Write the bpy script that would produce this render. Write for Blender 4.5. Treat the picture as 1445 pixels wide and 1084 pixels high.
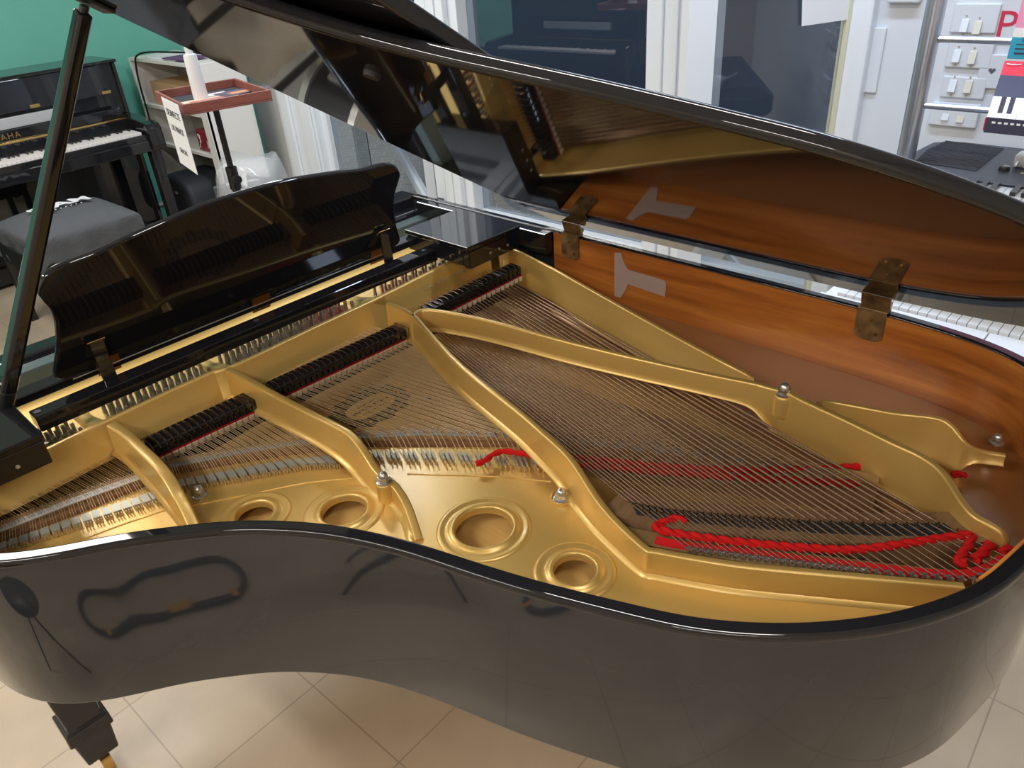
import bpy, math, random
from mathutils import Vector, Matrix
from math import sin, cos, pi, radians
random.seed(7)
for o in list(bpy.data.objects): bpy.data.objects.remove(o, do_unlink=True)
S = bpy.context.scene
COL = S.collection

# ------------------------------------------------------------------ camera
CAM = Vector((1.34, 1.67, 1.635))
FPX = 1071.0
yaw, pit, rol = radians(225.32), radians(31.28), radians(-4.487)
fw = Vector((cos(pit)*cos(yaw), cos(pit)*sin(yaw), -sin(pit)))
rt = fw.cross(Vector((0, 0, 1))).normalized()
up = rt.cross(fw)
r2 = cos(rol)*rt + sin(rol)*up
u2 = -sin(rol)*rt + cos(rol)*up
cd = bpy.data.cameras.new('camera'); cam = bpy.data.objects.new('camera', cd); COL.objects.link(cam)
cam.matrix_world = Matrix(((r2.x, u2.x, -fw.x, CAM.x), (r2.y, u2.y, -fw.y, CAM.y), (r2.z, u2.z, -fw.z, CAM.z), (0, 0, 0, 1)))
cd.sensor_width = 36; cd.sensor_fit = 'HORIZONTAL'; cd.lens = FPX/1445*36; cd.clip_start = .02; cd.clip_end = 60
S.camera = cam
def ray(px, py): return r2*((px-722.5)/FPX) + u2*(-(py-542)/FPX) + fw
def at(px, py, z):
    """the point of the horizontal plane z seen at that place of the survey photo"""
    d = ray(px, py); p = CAM + d*((z-CAM.z)/d.z); return (p.x, p.y)
def at3(px, py, z): a = at(px, py, z); return (a[0], a[1], z)
def aty(px, py, y): d = ray(px, py); return CAM + d*((y-CAM.y)/d.y)
def atx(px, py, x): d = ray(px, py); return CAM + d*((x-CAM.x)/d.x)

# ------------------------------------------------------------------ world, light, exposure
S.view_settings.view_transform = 'Standard'; S.view_settings.look = 'None'
S.view_settings.exposure = 0.0; S.view_settings.gamma = 1.0; S.view_settings.use_curve_mapping = False
w = bpy.data.worlds.new('world'); S.world = w; w.use_nodes = True
w.node_tree.nodes['Background'].inputs[0].default_value = (.62, .68, .76, 1)
w.node_tree.nodes['Background'].inputs[1].default_value = 1.0
ROT = radians(2.0)                      # the room is turned two degrees against the piano
def rp(x, y): return (x*cos(ROT)-y*sin(ROT), x*sin(ROT)+y*cos(ROT))
def lamp(x, y, sx, sy, power, col=(1, .96, .91), z=2.66):
    l = bpy.data.lights.new('ceiling_light', 'AREA'); l.shape = 'RECTANGLE'; l.size = sx; l.size_y = sy; l.energy = power; l.color = col
    o = bpy.data.objects.new('lamp_light', l); COL.objects.link(o)
    a = rp(x, y); o.location = (a[0], a[1], z); o.rotation_euler = (0, 0, ROT); return o
LAMPS = [(.92, -1.85, .5, 1.25, 36), (.75, 1.2, .16, 1.3, 28), (2.6, .3, .16, 1.3, 34), (2.6, 2.6, .16, 1.3, 30), (-.55, .9, .16, 1.3, 27, (.64, .78, 1)), (2.6, -2.2, .16, 1.3, 25), (-.60, -1.55, .16, 1.3, 26, (.86, .92, 1))]  # the last lamp is added to whiten the window posts
for L in LAMPS: lamp(*L)

# ------------------------------------------------------------------ materials
def mat(name, col, rough=.5, metal=0, spec=.5, coat=0, coatr=.03, trans=0, alpha=1, ior=1.5, emit=None, es=1):
    m = bpy.data.materials.new(name); m.use_nodes = True
    b = m.node_tree.nodes['Principled BSDF']
    b.inputs['Base Color'].default_value = (*col, 1); b.inputs['Roughness'].default_value = rough
    b.inputs['Metallic'].default_value = metal; b.inputs['Specular IOR Level'].default_value = spec
    b.inputs['Coat Weight'].default_value = coat; b.inputs['Coat Roughness'].default_value = coatr
    b.inputs['Transmission Weight'].default_value = trans; b.inputs['Alpha'].default_value = alpha; b.inputs['IOR'].default_value = ior
    if emit: b.inputs['Emission Color'].default_value = (*emit, 1); b.inputs['Emission Strength'].default_value = es
    return m
def nodes(m): return m.node_tree.nodes, m.node_tree.links, m.node_tree.nodes['Principled BSDF']
def texco(m, scale=(1, 1, 1), rot=(0, 0, 0), kind='Object'):
    n, l, b = nodes(m)
    t = n.new('ShaderNodeTexCoord'); mp = n.new('ShaderNodeMapping')
    mp.inputs['Scale'].default_value = scale; mp.inputs['Rotation'].default_value = rot
    l.new(t.outputs[kind], mp.inputs[0]); return mp
def noise(m, mp, sc, det=4, rough=.55, dist=0):
    n, l, b = nodes(m); t = n.new('ShaderNodeTexNoise'); t.inputs['Scale'].default_value = sc
    t.inputs['Detail'].default_value = det; t.inputs['Roughness'].default_value = rough; t.inputs['Distortion'].default_value = dist
    l.new(mp.outputs[0], t.inputs[0]); return t
def ramp(m, src, stops):
    n, l, b = nodes(m); r = n.new('ShaderNodeValToRGB'); e = r.color_ramp.elements
    e[0].position, e[0].color = stops[0][0], (*stops[0][1], 1); e[1].position, e[1].color = stops[-1][0], (*stops[-1][1], 1)
    for p, c in stops[1:-1]: q = e.new(p); q.color = (*c, 1)
    l.new(src, r.inputs[0]); return r
def bump(m, src, strength=.2, dist=.001):
    n, l, b = nodes(m); u = n.new('ShaderNodeBump'); u.inputs['Strength'].default_value = strength; u.inputs['Distance'].default_value = dist
    l.new(src, u.inputs['Height']); l.new(u.outputs[0], b.inputs['Normal'])

M = {}
M['black'] = mat('black_polyester', (.010, .010, .012), .035, ior=1.52)
M['rimblack'] = mat('reflection_lifted_black', (.022, .023, .026), .04, ior=1.55)  # base colour lifted to stand in for room reflections on the sides
_m = M['rimblack']; mp = texco(_m, (1, 1, 1)); nz = noise(_m, mp, 6, 5, .6)
_r = ramp(_m, nz.outputs[0], [(.35, (.019, .021, .024)), (.7, (.026, .028, .032))]); _m.node_tree.links.new(_r.outputs[0], nodes(_m)[2].inputs['Base Color'])
M['satin'] = mat('satin_black', (.012, .012, .013), .35)
M['dark'] = mat('cavity_shade', (.012, .010, .009), .6)
def gold(name, c1, c2, rough=.33, metal=.75):
    m = mat(name, c1, rough, metal); mp = texco(m); a = noise(m, mp, 7, 3)
    r = ramp(m, a.outputs[0], [(.3, c1), (.7, c2)]); m.node_tree.links.new(r.outputs[0], nodes(m)[2].inputs['Base Color'])
    f = noise(m, mp, 900, 2); bump(m, f.outputs[0], .18, .0006)
    nodes(m)[2].inputs['Coat Weight'].default_value = .4; nodes(m)[2].inputs['Coat Roughness'].default_value = .2
    return m
M['gold'] = gold('gold_plate_paint', (.70, .45, .125), (.76, .50, .15), .38, .5)
M['brass'] = mat('brass', (.68, .45, .16), .22, 1)
M['oldbrass'] = mat('aged_brass', (.30, .19, .08), .38, .6)
_m = M['oldbrass']; mp = texco(_m); a = noise(_m, mp, 40, 4)
_r = ramp(_m, a.outputs[0], [(.35, (.17, .10, .045)), (.65, (.38, .25, .11))]); _m.node_tree.links.new(_r.outputs[0], nodes(_m)[2].inputs['Base Color'])
def wood(name, c, scale=(1, 1, 1), rot=(0, 0, 0), sc=6, rough=.4, coat=.4, dist=1.0):
    m = mat(name, c[1], rough, coat=coat, coatr=.12); mp = texco(m, scale, rot); a = noise(m, mp, sc, 7, .62, dist)
    r = ramp(m, a.outputs[0], [(.28, c[0]), (.5, c[1]), (.72, c[2])]); m.node_tree.links.new(r.outputs[0], nodes(m)[2].inputs['Base Color']); return m
M['mahogany'] = wood('mahogany', ((.17, .038, .010), (.44, .140, .026), (.66, .255, .048)), (1, .35, 5.5), sc=4.2, rough=.28, coat=.7, dist=.5)
M['spruce'] = wood('spruce_soundboard', ((.70, .41, .12), (.80, .49, .16), (.86, .56, .20)), (26, 1.2, 1), (0, 0, radians(35)), 5, .4, .3)
M['maple'] = wood('maple_bridge', ((.30, .17, .07), (.38, .23, .10), (.44, .28, .13)), (1.5, 9, 1), sc=8, rough=.45)
M['trapwood'] = wood('brown_bridge_wood', ((.16, .09, .045), (.24, .14, .07), (.30, .18, .09)), (1.5, 9, 1), sc=8, rough=.5)
M['steel'] = mat('nickel_steel', (.58, .57, .54), .30, .85)
M['wire'] = mat('string_steel', (.60, .44, .25), .38, .6)
M['copper'] = mat('wound_copper', (.34, .22, .14), .40, .65)
M['damperwire'] = mat('damper_wire', (.42, .28, .16), .35, 1)
M['feltred'] = mat('red_felt', (.66, .018, .022), .95, spec=.1)
M['ropefelt'] = mat('red_cord', (.60, .016, .016), .9, spec=.1)
M['darkfelt'] = mat('dark_red_felt', (.34, .012, .015), .95, spec=.1)
M['feltwhite'] = mat('white_felt', (.78, .68, .55), .95, spec=.1)
M['white'] = mat('white_paint', (.78, .80, .83), .35)
M['wallwhite'] = mat('white_wall', (.72, .76, .80), .55)
M['graphite'] = mat('graphite', (.03, .034, .038), .45)
M['greyblock'] = mat('grey_bridge_top', (.24, .235, .22), .5)
M['paper'] = mat('paper', (.82, .83, .85), .6)
M['ink'] = mat('ink', (.02, .02, .03), .6)

# ------------------------------------------------------------------ mesh tools
class MB:
    def __init__(s): s.v = []; s.f = []
    def add(s, vs, fs):
        o = len(s.v); s.v += [tuple(v) for v in vs]; s.f += [tuple(i+o for i in f) for f in fs]; return s
    def box(s, x0, x1, y0, y1, z0, z1, mtx=None):
        vs = [(x, y, z) for z in (z0, z1) for y in (y0, y1) for x in (x0, x1)]
        if mtx: vs = [mtx @ Vector(v) for v in vs]
        return s.add(vs, [(0, 2, 3, 1), (4, 5, 7, 6), (0, 1, 5, 4), (2, 6, 7, 3), (0, 4, 6, 2), (1, 3, 7, 5)])
    def prism(s, loop, z0, z1):
        n = len(loop); a = sum(loop[i][0]*loop[(i+1) % n][1]-loop[(i+1) % n][0]*loop[i][1] for i in range(n))
        if a < 0: loop = loop[::-1]
        return s.add([(p[0], p[1], z0) for p in loop]+[(p[0], p[1], z1) for p in loop],
                     [tuple(range(n))[::-1], tuple(range(n, 2*n))]+[(i, (i+1) % n, n+(i+1) % n, n+i) for i in range(n)])
    def tube(s, path, r, n=8, closed=False, caps=True):
        P = [Vector(p) for p in path]; N = len(P); rs = r if isinstance(r, (list, tuple)) else [r]*N; vs = []; ref = None
        for i, p in enumerate(P):
            if closed: t = P[(i+1) % N]-P[i-1]
            else: t = P[min(i+1, N-1)]-P[max(i-1, 0)]
            t = t.normalized() if t.length > 1e-9 else Vector((0, 0, 1))
            if ref is None: ref = t.orthogonal().normalized()
            ref = (ref-t*ref.dot(t)); ref = ref.normalized() if ref.length > 1e-6 else t.orthogonal().normalized(); b = t.cross(ref)
            for k in range(n): a = 2*pi*k/n; vs.append(p+ref*(cos(a)*rs[i])+b*(sin(a)*rs[i]))
        fs = []
        for i in range(N if closed else N-1):
            j = (i+1) % N
            for k in range(n): fs.append((i*n+k, i*n+(k+1) % n, j*n+(k+1) % n, j*n+k))
        if not closed and caps: fs += [tuple(range(n))[::-1], tuple(range((N-1)*n, N*n))]
        return s.add(vs, fs)
    def lathe(s, prof, c=(0, 0, 0), n=24, mtx=None, closed=True):
        vs = []
        for r, z in prof:
            for k in range(n):
                a = 2*pi*k/n; v = Vector((r*cos(a), r*sin(a), z)); v = mtx @ v if mtx else v; vs.append((v.x+c[0], v.y+c[1], v.z+c[2]))
        fs = [(i*n+k, i*n+(k+1) % n, (i+1)*n+(k+1) % n, (i+1)*n+k) for i in range(len(prof)-1) for k in range(n)]
        if closed: fs += [tuple(range(n))[::-1], tuple(range((len(prof)-1)*n, len(prof)*n))]
        return s.add(vs, fs)
    def sweep(s, path, sec, side=1):
        """path of (x,y,ztop,zbot); sec(ztop,zbot) gives a loop of (u,z), u measured to the side"""
        N = len(path); vs = []; k = None
        for i, p in enumerate(path):
            a = Vector(path[max(i-1, 0)][:2]); b = Vector(path[min(i+1, N-1)][:2]); t = (b-a).normalized()
            nrm = Vector((-t.y, t.x))*side
            L = sec(p[2], p[3]); k = len(L)
            for u, z in L: vs.append((p[0]+nrm.x*u, p[1]+nrm.y*u, z))
        fs = [(i*k+j, i*k+(j+1) % k, (i+1)*k+(j+1) % k, (i+1)*k+j) for i in range(N-1) for j in range(k)]
        fs += [tuple(range(k))[::-1], tuple(range((N-1)*k, N*k))]
        return s.add(vs, fs)
    def build(s, name, m, parent=None, smooth=None, bevel=0, seg=2):
        me = bpy.data.meshes.new(name); me.from_pydata(s.v, [], s.f); me.update()
        return finish(me, name, m, parent, smooth, bevel, seg)
def finish(me, name, m, parent=None, smooth=None, bevel=0, seg=2):
    import bmesh
    bm = bmesh.new(); bm.from_mesh(me); bmesh.ops.recalc_face_normals(bm, faces=bm.faces); bm.to_mesh(me); bm.free()
    o = bpy.data.objects.new(name, me); COL.objects.link(o)
    if m: me.materials.append(m)
    if smooth is not None:
        for p in me.polygons: p.use_smooth = True
        me.set_sharp_from_angle(angle=radians(smooth))
    if bevel:
        b = o.modifiers.new('bevel', 'BEVEL'); b.width = bevel; b.segments = seg; b.limit_method = 'ANGLE'; b.angle_limit = radians(40); b.harden_normals = False
    if parent: o.parent = parent
    return o
def shape2d(name, loops, z0, z1, m, parent=None, bev=.0, res=3, smooth=40):
    """a flat outline (with holes) of real thickness and rounded edges"""
    c = bpy.data.curves.new('t', 'CURVE'); c.dimensions = '2D'; c.fill_mode = 'BOTH'
    for L in loops:
        sp = c.splines.new('POLY'); sp.points.add(len(L)-1)
        for i, p in enumerate(L): sp.points[i].co = (p[0], p[1], 0, 1)
        sp.use_cyclic_u = True
    c.extrude = max((z1-z0)/2-bev, 1e-5); c.bevel_depth = bev; c.bevel_resolution = res; c.offset = -bev
    o = bpy.data.objects.new('t', c); COL.objects.link(o)
    dg = bpy.context.evaluated_depsgraph_get(); dg.update()
    me = bpy.data.meshes.new_from_object(o.evaluated_get(dg)); bpy.data.objects.remove(o); bpy.data.curves.remove(c)
    for v in me.vertices: v.co.z += (z0+z1)/2
    me.materials.clear(); me.name = name
    return finish(me, name, m, parent, smooth)
def text(name, s, size, m, parent, mtx, ext=.0004, align='CENTER', shear=0, space=1.0, fat=0):
    c = bpy.data.curves.new('t', 'FONT'); c.body = s; c.size = size; c.extrude = ext; c.align_x = align; c.align_y = 'CENTER'; c.shear = shear; c.offset = fat; c.space_character = space
    c.resolution_u = 3
    o = bpy.data.objects.new('t', c); COL.objects.link(o); dg = bpy.context.evaluated_depsgraph_get(); dg.update()
    me = bpy.data.meshes.new_from_object(o.evaluated_get(dg)); bpy.data.objects.remove(o); bpy.data.curves.remove(c)
    me.transform(mtx); me.materials.clear(); return finish(me, name, m, parent)
def frame(o, ex, ey):
    """matrix with origin o, x axis ex, y axis ey"""
    ex = Vector(ex).normalized(); ey = Vector(ey); ey = (ey-ex*ey.dot(ex)).normalized(); ez = ex.cross(ey)
    return Matrix(((ex.x, ey.x, ez.x, o[0]), (ex.y, ey.y, ez.y, o[1]), (ex.z, ey.z, ez.z, o[2]), (0, 0, 0, 1)))
def cr(P, n=6, closed=False):
    """Catmull-Rom through the points"""
    out = []; N = len(P); D = len(P[0])
    for i in range(N if closed else N-1):
        g = lambda k: P[k % N] if closed else P[max(0, min(N-1, k))]
        a, b, c, d = g(i-1), g(i), g(i+1), g(i+2)
        for k in range(n):
            t = k/n
            out.append(tuple(.5*(2*b[j]+(c[j]-a[j])*t+(2*a[j]-5*b[j]+4*c[j]-d[j])*t*t+(3*b[j]-a[j]-3*c[j]+d[j])*t**3) for j in range(D)))
    if not closed: out.append(tuple(P[-1]))
    return out
def offset(P, d, closed=False):
    out = []; N = len(P)
    for i in range(N):
        a = Vector(P[(i-1) % N] if closed else P[max(i-1, 0)]); b = Vector(P[(i+1) % N] if closed else P[min(i+1, N-1)])
        t = (b-a).normalized(); out.append((P[i][0]+t.y*d, P[i][1]-t.x*d))
    return out
def polyat(P, s):
    """point at fraction s of the length of a polyline"""
    L = [math.dist(P[i], P[i+1]) for i in range(len(P)-1)]; T = sum(L)*s
    for i, l in enumerate(L):
        if T <= l or i == len(L)-1:
            k = T/l if l else 0; return tuple(P[i][j]+(P[i+1][j]-P[i][j])*k for j in range(len(P[0])))
        T -= l
def tag(o, label=None, cat=None, group=None, kind=None):
    if label: o['label'] = label
    if cat: o['category'] = cat
    if group: o['group'] = group
    if kind: o['kind'] = kind
    return o
def thing(name, label, cat, loc=(0, 0, 0), rz=0, group=None):
    o = bpy.data.objects.new(name, None); COL.objects.link(o); o.location = loc; o.rotation_euler = (0, 0, rz); o.empty_display_size = .1
    return tag(o, label, cat, group)
def copy_tree(o, parent=None):
    c = o.copy(); COL.objects.link(c); c.parent = parent
    for ch in list(CH.get(o.name, [])): copy_tree(ch, c)
    return c
CH = {}
def index_children():
    CH.clear()
    for o in bpy.data.objects:
        if o.parent: CH.setdefault(o.parent.name, []).append(o)

# ------------------------------------------------------------------ the room
XW, YL, XR, YN, HC = -1.33, -3.78, 3.3, 3.4, 2.7
def onwall(px, py, x=None):
    """room y and z of the point of the plane x'=x seen there"""
    x = XW if x is None else x; d = ray(px, py); nx = Vector((cos(ROT), sin(ROT), 0))
    k = (x-CAM.dot(nx))/d.dot(nx); p = CAM+d*k
    return (-p.x*sin(ROT)+p.y*cos(ROT), p.z)
def room(o): o.rotation_euler = (0, 0, ROT); return o
def struct(mb, name, m, parent=None, **k):
    o = mb.build(name, m, parent, **k)
    if not parent: tag(o, kind='structure'); room(o)
    return o
mtile = mat('beige_floor_tiles', (.50, .43, .35), .42, coat=.12, coatr=.18)
n, l, b = nodes(mtile); mp = texco(mtile)
br = n.new('ShaderNodeTexBrick'); br.offset = 0; br.squash = 1; br.inputs['Scale'].default_value = 1
br.inputs['Brick Width'].default_value = .33; br.inputs['Row Height'].default_value = .33; br.inputs['Mortar Size'].default_value = .0022; br.inputs['Mortar Smooth'].default_value = .3
br.inputs['Color1'].default_value = (.55, .46, .345, 1); br.inputs['Color2'].default_value = (.525, .435, .325, 1); br.inputs['Mortar'].default_value = (.36, .29, .22, 1)
mp.inputs['Location'].default_value = (.135, .0, 0); l.new(mp.outputs[0], br.inputs[0])
a = noise(mtile, mp, 3.5, 5, .6); r = ramp(mtile, a.outputs[0], [(.3, (.86, .85, .84)), (.7, (1.06, 1.04, 1.02))])
mx = n.new('ShaderNodeMix'); mx.data_type = 'RGBA'; mx.blend_type = 'MULTIPLY'; mx.inputs[0].default_value = 1
l.new(br.outputs['Color'], mx.inputs[6]); l.new(r.outputs[0], mx.inputs[7])
v = noise(mtile, mp, 16, 6, .7); r3 = ramp(mtile, v.outputs[0], [(.70, (1, 1, 1)), (.78, (.62, .58, .54))])
m2 = n.new('ShaderNodeMix'); m2.data_type = 'RGBA'; m2.blend_type = 'MULTIPLY'; m2.inputs[0].default_value = .55
l.new(mx.outputs[2], m2.inputs[6]); l.new(r3.outputs[0], m2.inputs[7]); l.new(m2.outputs[2], b.inputs['Base Color'])
struct(MB().box(XW, XR, YL, YN, -.1, 0), 'floor', mtile)
struct(MB().box(XW, XR, YL, YN, HC, HC+.1), 'ceiling', mat('ceiling_paint', (.72, .71, .69), .8))
mgreen = mat('green_wall', (.14, .46, .37), .6)
n, l, b = nodes(mgreen); mp = texco(mgreen); a = noise(mgreen, mp, 2.5, 4); r = ramp(mgreen, a.outputs[0], [(.3, (.135, .45, .36)), (.7, (.15, .49, .40))]); l.new(r.outputs[0], b.inputs['Base Color'])
struct(MB().box(XW-.15, XR+.15, YL-.15, YL, 0, HC), 'wall_left', mgreen)
mbeige = mat('beige_wall', (.56, .48, .39), .7)
n, l, b = nodes(mbeige); mp = texco(mbeige); a = noise(mbeige, mp, 2, 6, .6, 1); r = ramp(mbeige, a.outputs[0], [(.3, (.50, .43, .34)), (.7, (.60, .52, .42))]); l.new(r.outputs[0], b.inputs['Base Color'])
struct(MB().box(XR, XR+.15, YL, YN, 0, HC), 'wall_rear', mbeige)
struct(MB().box(XW-.15, XR+.15, YN, YN+.15, 0, HC), 'wall_near', mbeige)
mbb = mat('green_baseboard', (.05, .24, .18), .5)
bb = struct(MB().box(-.60+.0, XR, YL, YL+.012, 0, .09), 'baseboard_left', mbb)
struct(MB().box(XW, XR, YL, YL+.014, .09, .105), 'trim_1', M['white'])

# window wall: posts, rails and panes, positions read on the wall plane
yp0a, yp0b = onwall(398, 150)[0], onwall(447, 155)[0]
yp1a, yp1b = onwall(594, 40)[0], onwall(653, 72)[0]
yp2a, yp2b = onwall(914.5, 100)[0], onwall(1000, 100)[0]
yj, yj2 = onwall(1193, 100)[0], onwall(1226, 100)[0]
zr = onwall(1060, 384)[1]
mpvc = mat('white_pvc_frame', (.78, .82, .86), .3)
def post(name, y0, y1):
    w_ = y1-y0; mb = MB()
    mb.box(XW-.10, XW+.02, y0, y1, 0, 2.35)
    mb.box(XW+.02, XW+.035, y0+w_*.04, y0+w_*.30, 0, 2.35); mb.box(XW+.02, XW+.055, y0+w_*.38, y0+w_*.80, 0, 2.35); mb.box(XW+.055, XW+.065, y0+w_*.5, y0+w_*.62, 0, 2.35)
    return struct(mb, name, mpvc, bevel=.006, seg=2)
p1 = post('door_1', yp1a, yp1b)
hm = MB().box(XW+.055, XW+.075, yp1a+.045, yp1a+.09, .30, .42); h1 = hm.build('door_handle', M['graphite'], p1, bevel=.01)
tag(h1, 'dark oblong handle plate on the white door post')
struct(MB().box(XW-.10, XW+.03, yp0a, yp0b, 0, 2.35).box(XW+.03, XW+.05, yp0a+.05, yp0a+.14, 0, 2.35).box(XW+.03, XW+.045, yp0b-.12, yp0b-.02, 0, 2.35), 'trim_2', mpvc, bevel=.006)
post('trim_3', yp2a, yp2b)
struct(MB().box(XW-.10, XW+.05, yj, yj2, 0, 2.35), 'trim_4', mpvc, bevel=.008)
struct(MB().box(XW-.10, XW+.0, YL, yp0a, 0, 2.35), 'wall_corner', mat('light_grey_panel', (.60, .60, .58), .6))
struct(MB().box(XW-.15, XW, YL, yj2, 2.35, HC), 'wall_header', M['wallwhite'])
mww = mat('white_painted_wall', (.70, .74, .79), .5)
n, l, b = nodes(mww); mp = texco(mww); a = noise(mww, mp, 9, 5); bump(mww, a.outputs[0], .25, .004)
struct(MB().box(XW-.15, XW, yj2, YN, 0, HC), 'wall_right', mww)
mglass = mat('window_glass', (.80, .86, .92), 0, trans=1, ior=1.75)
for i, (a0, a1) in enumerate(((yp0b, yp1a), (yp1b, yp2a), (yp2b, yj))):
    if i == 0:
        fr = struct(MB().box(XW-.08, XW-.02, a0, a0+.05, 0, 2.3).box(XW-.08, XW-.02, a0+.05, a1, 2.25, 2.3), 'window_1', mpvc)
        pane = MB().box(XW-.054, XW-.048, a0+.05, a1-.62, .05, 2.25).build('pane', mglass, fr)
    else:
        fr = struct(MB().box(XW-.08, XW+.0, a0, a1, 0, zr).box(XW-.08, XW-.0, a0, a1, 2.25, 2.35).box(XW-.05, XW+.012, a0, a1, zr-.07, zr-.02), 'window_%d' % (i+1), mpvc, bevel=.004)
        if i == 1: MB().box(XW-.054, XW-.048, a0, a1, zr, 2.25).build('pane', mglass, fr)
# the door leaf standing open outwards
A_, B_ = Vector(at3(612, 294, .30)), Vector(at3(556, 194, .30)); dv = (B_-A_).normalized(); nv = Vector((-dv.y, dv.x, 0))
def slab(mb, A, B, t, z0, z1):
    d = (B-A).normalized(); q = Vector((-d.y, d.x, 0))*t/2
    return mb.prism([((A-q).x, (A-q).y), ((B-q).x, (B-q).y), ((B+q).x, (B+q).y), ((A+q).x, (A+q).y)], z0, z1)
leaf = slab(MB(), A_, B_, .05, .24, .31); slab(leaf, B_-dv*.07, B_, .05, .31, 2.2); slab(leaf, A_, A_+dv*.01, .05, .31, 2.2)
lf = leaf.build('door_2', mpvc); tag(lf, kind='structure')
slab(MB(), A_+dv*.01, B_-dv*.07, .008, .31, 2.2).build('pane', mglass, lf)
# the right leaf stands a little open inwards, hinged at the jamb; its pane mirrors the stand and the switches
J_ = Vector((*rp(XW+.035, yj+.004), 0)); ph = radians(153+180); d3 = Vector((cos(ph), sin(ph), 0))
lf3 = slab(MB(), J_+d3*.004, J_+d3*.012, .03, .02, 2.3); slab(lf3, J_+d3*.505, J_+d3*.60, .04, .02, 2.3); slab(lf3, J_+d3*.012, J_+d3*.505, .04, .02, .26)
lf3 = lf3.build('door_3', mpvc); tag(lf3, kind='structure')
slab(MB(), J_+d3*.012, J_+d3*.505, .008, .26, 2.3).build('pane', mglass, lf3)
slab(MB(), J_+d3*.014, J_+d3*.026, .03, .26, 2.3).build('glazing_bead', mat('cream_bead', (.72, .70, .52), .5), lf3)
# paving and dark wall outside
mpav = mat('grey_pavers', (.3, .3, .28), .8); n, l, b = nodes(mpav); mp = texco(mpav, rot=(0, 0, radians(45)))
br = n.new('ShaderNodeTexBrick'); br.offset = .5; br.inputs['Scale'].default_value = 1; br.inputs['Brick Width'].default_value = .2; br.inputs['Row Height'].default_value = .1
br.inputs['Mortar Size'].default_value = .004; br.inputs['Color1'].default_value = (.46, .45, .40, 1); br.inputs['Color2'].default_value = (.40, .39, .35, 1); br.inputs['Mortar'].default_value = (.62, .61, .55, 1)
l.new(mp.outputs[0], br.inputs[0]); l.new(br.outputs['Color'], b.inputs['Base Color'])
struct(MB().box(-5.2, XW-.1, -8, 5, -.12, -.02), 'terrace', mpav)
struct(MB().box(-3.9, -3.7, -8, 5, -.02, 3), 'wall_outside', mat('blue_grey_cladding', (.075, .10, .15), .7))

# ceiling lamps
index = 0
LBL = ['nearest the green wall, over the keyboard end', 'over the tail of the grand piano', 'behind the camera in the middle of the room', 'over the near corner by the beige wall', 'beside the window wall over the keyboard stand', 'by the green wall at the beige side', 'added to whiten the window posts, between the window wall and the keyboard end']
for (x, y, sx, sy, *_p), lb in zip(LAMPS, LBL):
    c = rp(x, y); t = thing('ceiling_lamp', 'long white fluorescent ceiling lamp '+lb, 'lamp', (c[0], c[1], HC-.001), ROT, 'fluorescent ceiling lamps')
    MB().box(-sx/2-.03, sx/2+.03, -sy/2-.03, sy/2+.03, -.022, 0).build('housing', M['white'], t, bevel=.004)

# ================================================================== THE GRAND PIANO
GP = thing('grand_piano', 'polished black grand piano with raised lid and gold iron frame filling the picture', 'piano', (.68, .8, 0))
GP.matrix_world = Matrix.Identity(4)
ZR, ZB = .985, .70                      # top and bottom of the rim
W = 1.352
INNER = [(.000, -.03), (.0, .3), (.0, .6), (.0, .9), (.0, 1.14), (.001, 1.24), (.006, 1.33), (.022, 1.44), (.062, 1.53), (.13, 1.590), (.22, 1.621), (.34, 1.636), (.44, 1.634), (.485, 1.626),
         (.569, 1.609), (.604, 1.595), (.647, 1.573), (.695, 1.541), (.757, 1.483), (.787, 1.444), (.821, 1.393), (.863, 1.294), (.890, 1.221), (.911, 1.155), (.922, 1.117), (.942, 1.053),
         (.973, .979), (.998, .934), (1.030, .887), (1.066, .844), (1.099, .811), (1.124, .791), (1.163, .756), (1.21, .725), (1.25, .695), (1.295, .655), (1.328, .60), (1.345, .54), (1.352, .46), (W, .3), (W, -.03)]
def fair(P, h=.014, it=90):
    n_ = int(sum(math.dist(P[i], P[i+1]) for i in range(len(P)-1))/h); Q = [polyat(P, k/n_) for k in range(n_+1)]
    for k in range(it):
        for lam in (.5, -.52):
            Q = [Q[0]]+[tuple(Q[i][j]+lam*((Q[i-1][j]+Q[i+1][j])/2-Q[i][j]) for j in (0, 1)) for i in range(1, len(Q)-1)]+[Q[-1]]
    return Q
INN = fair(cr(INNER, 4))
OUT = offset(INN, -.020)
rim = shape2d('rim', [INN + OUT[::-1]], ZB, ZR, M['rimblack'], GP, bev=.0045, res=3)
capl = shape2d('rim_top_band', [offset(INN, .0005)+offset(INN, -.0205)[::-1]], .972, ZR+.0004, M['black'], GP, bev=.0045, res=3)  # separate band keeps the top in the unlifted black
# mahogany veneer inside the rim
k0 = next(i for i, p in enumerate(INN) if p[1] > .50); k1 = next(i for i, p in enumerate(INN) if p[0] > .575)
seg_ = INN[k0:k1+1]
shape2d('inner_rim', [seg_ + offset(seg_, .004)[::-1]], .80, .9815, M['mahogany'], GP)
MB().prism(INN[2:-2], .775, .80).build('soundboard', M['spruce'], GP)
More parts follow.
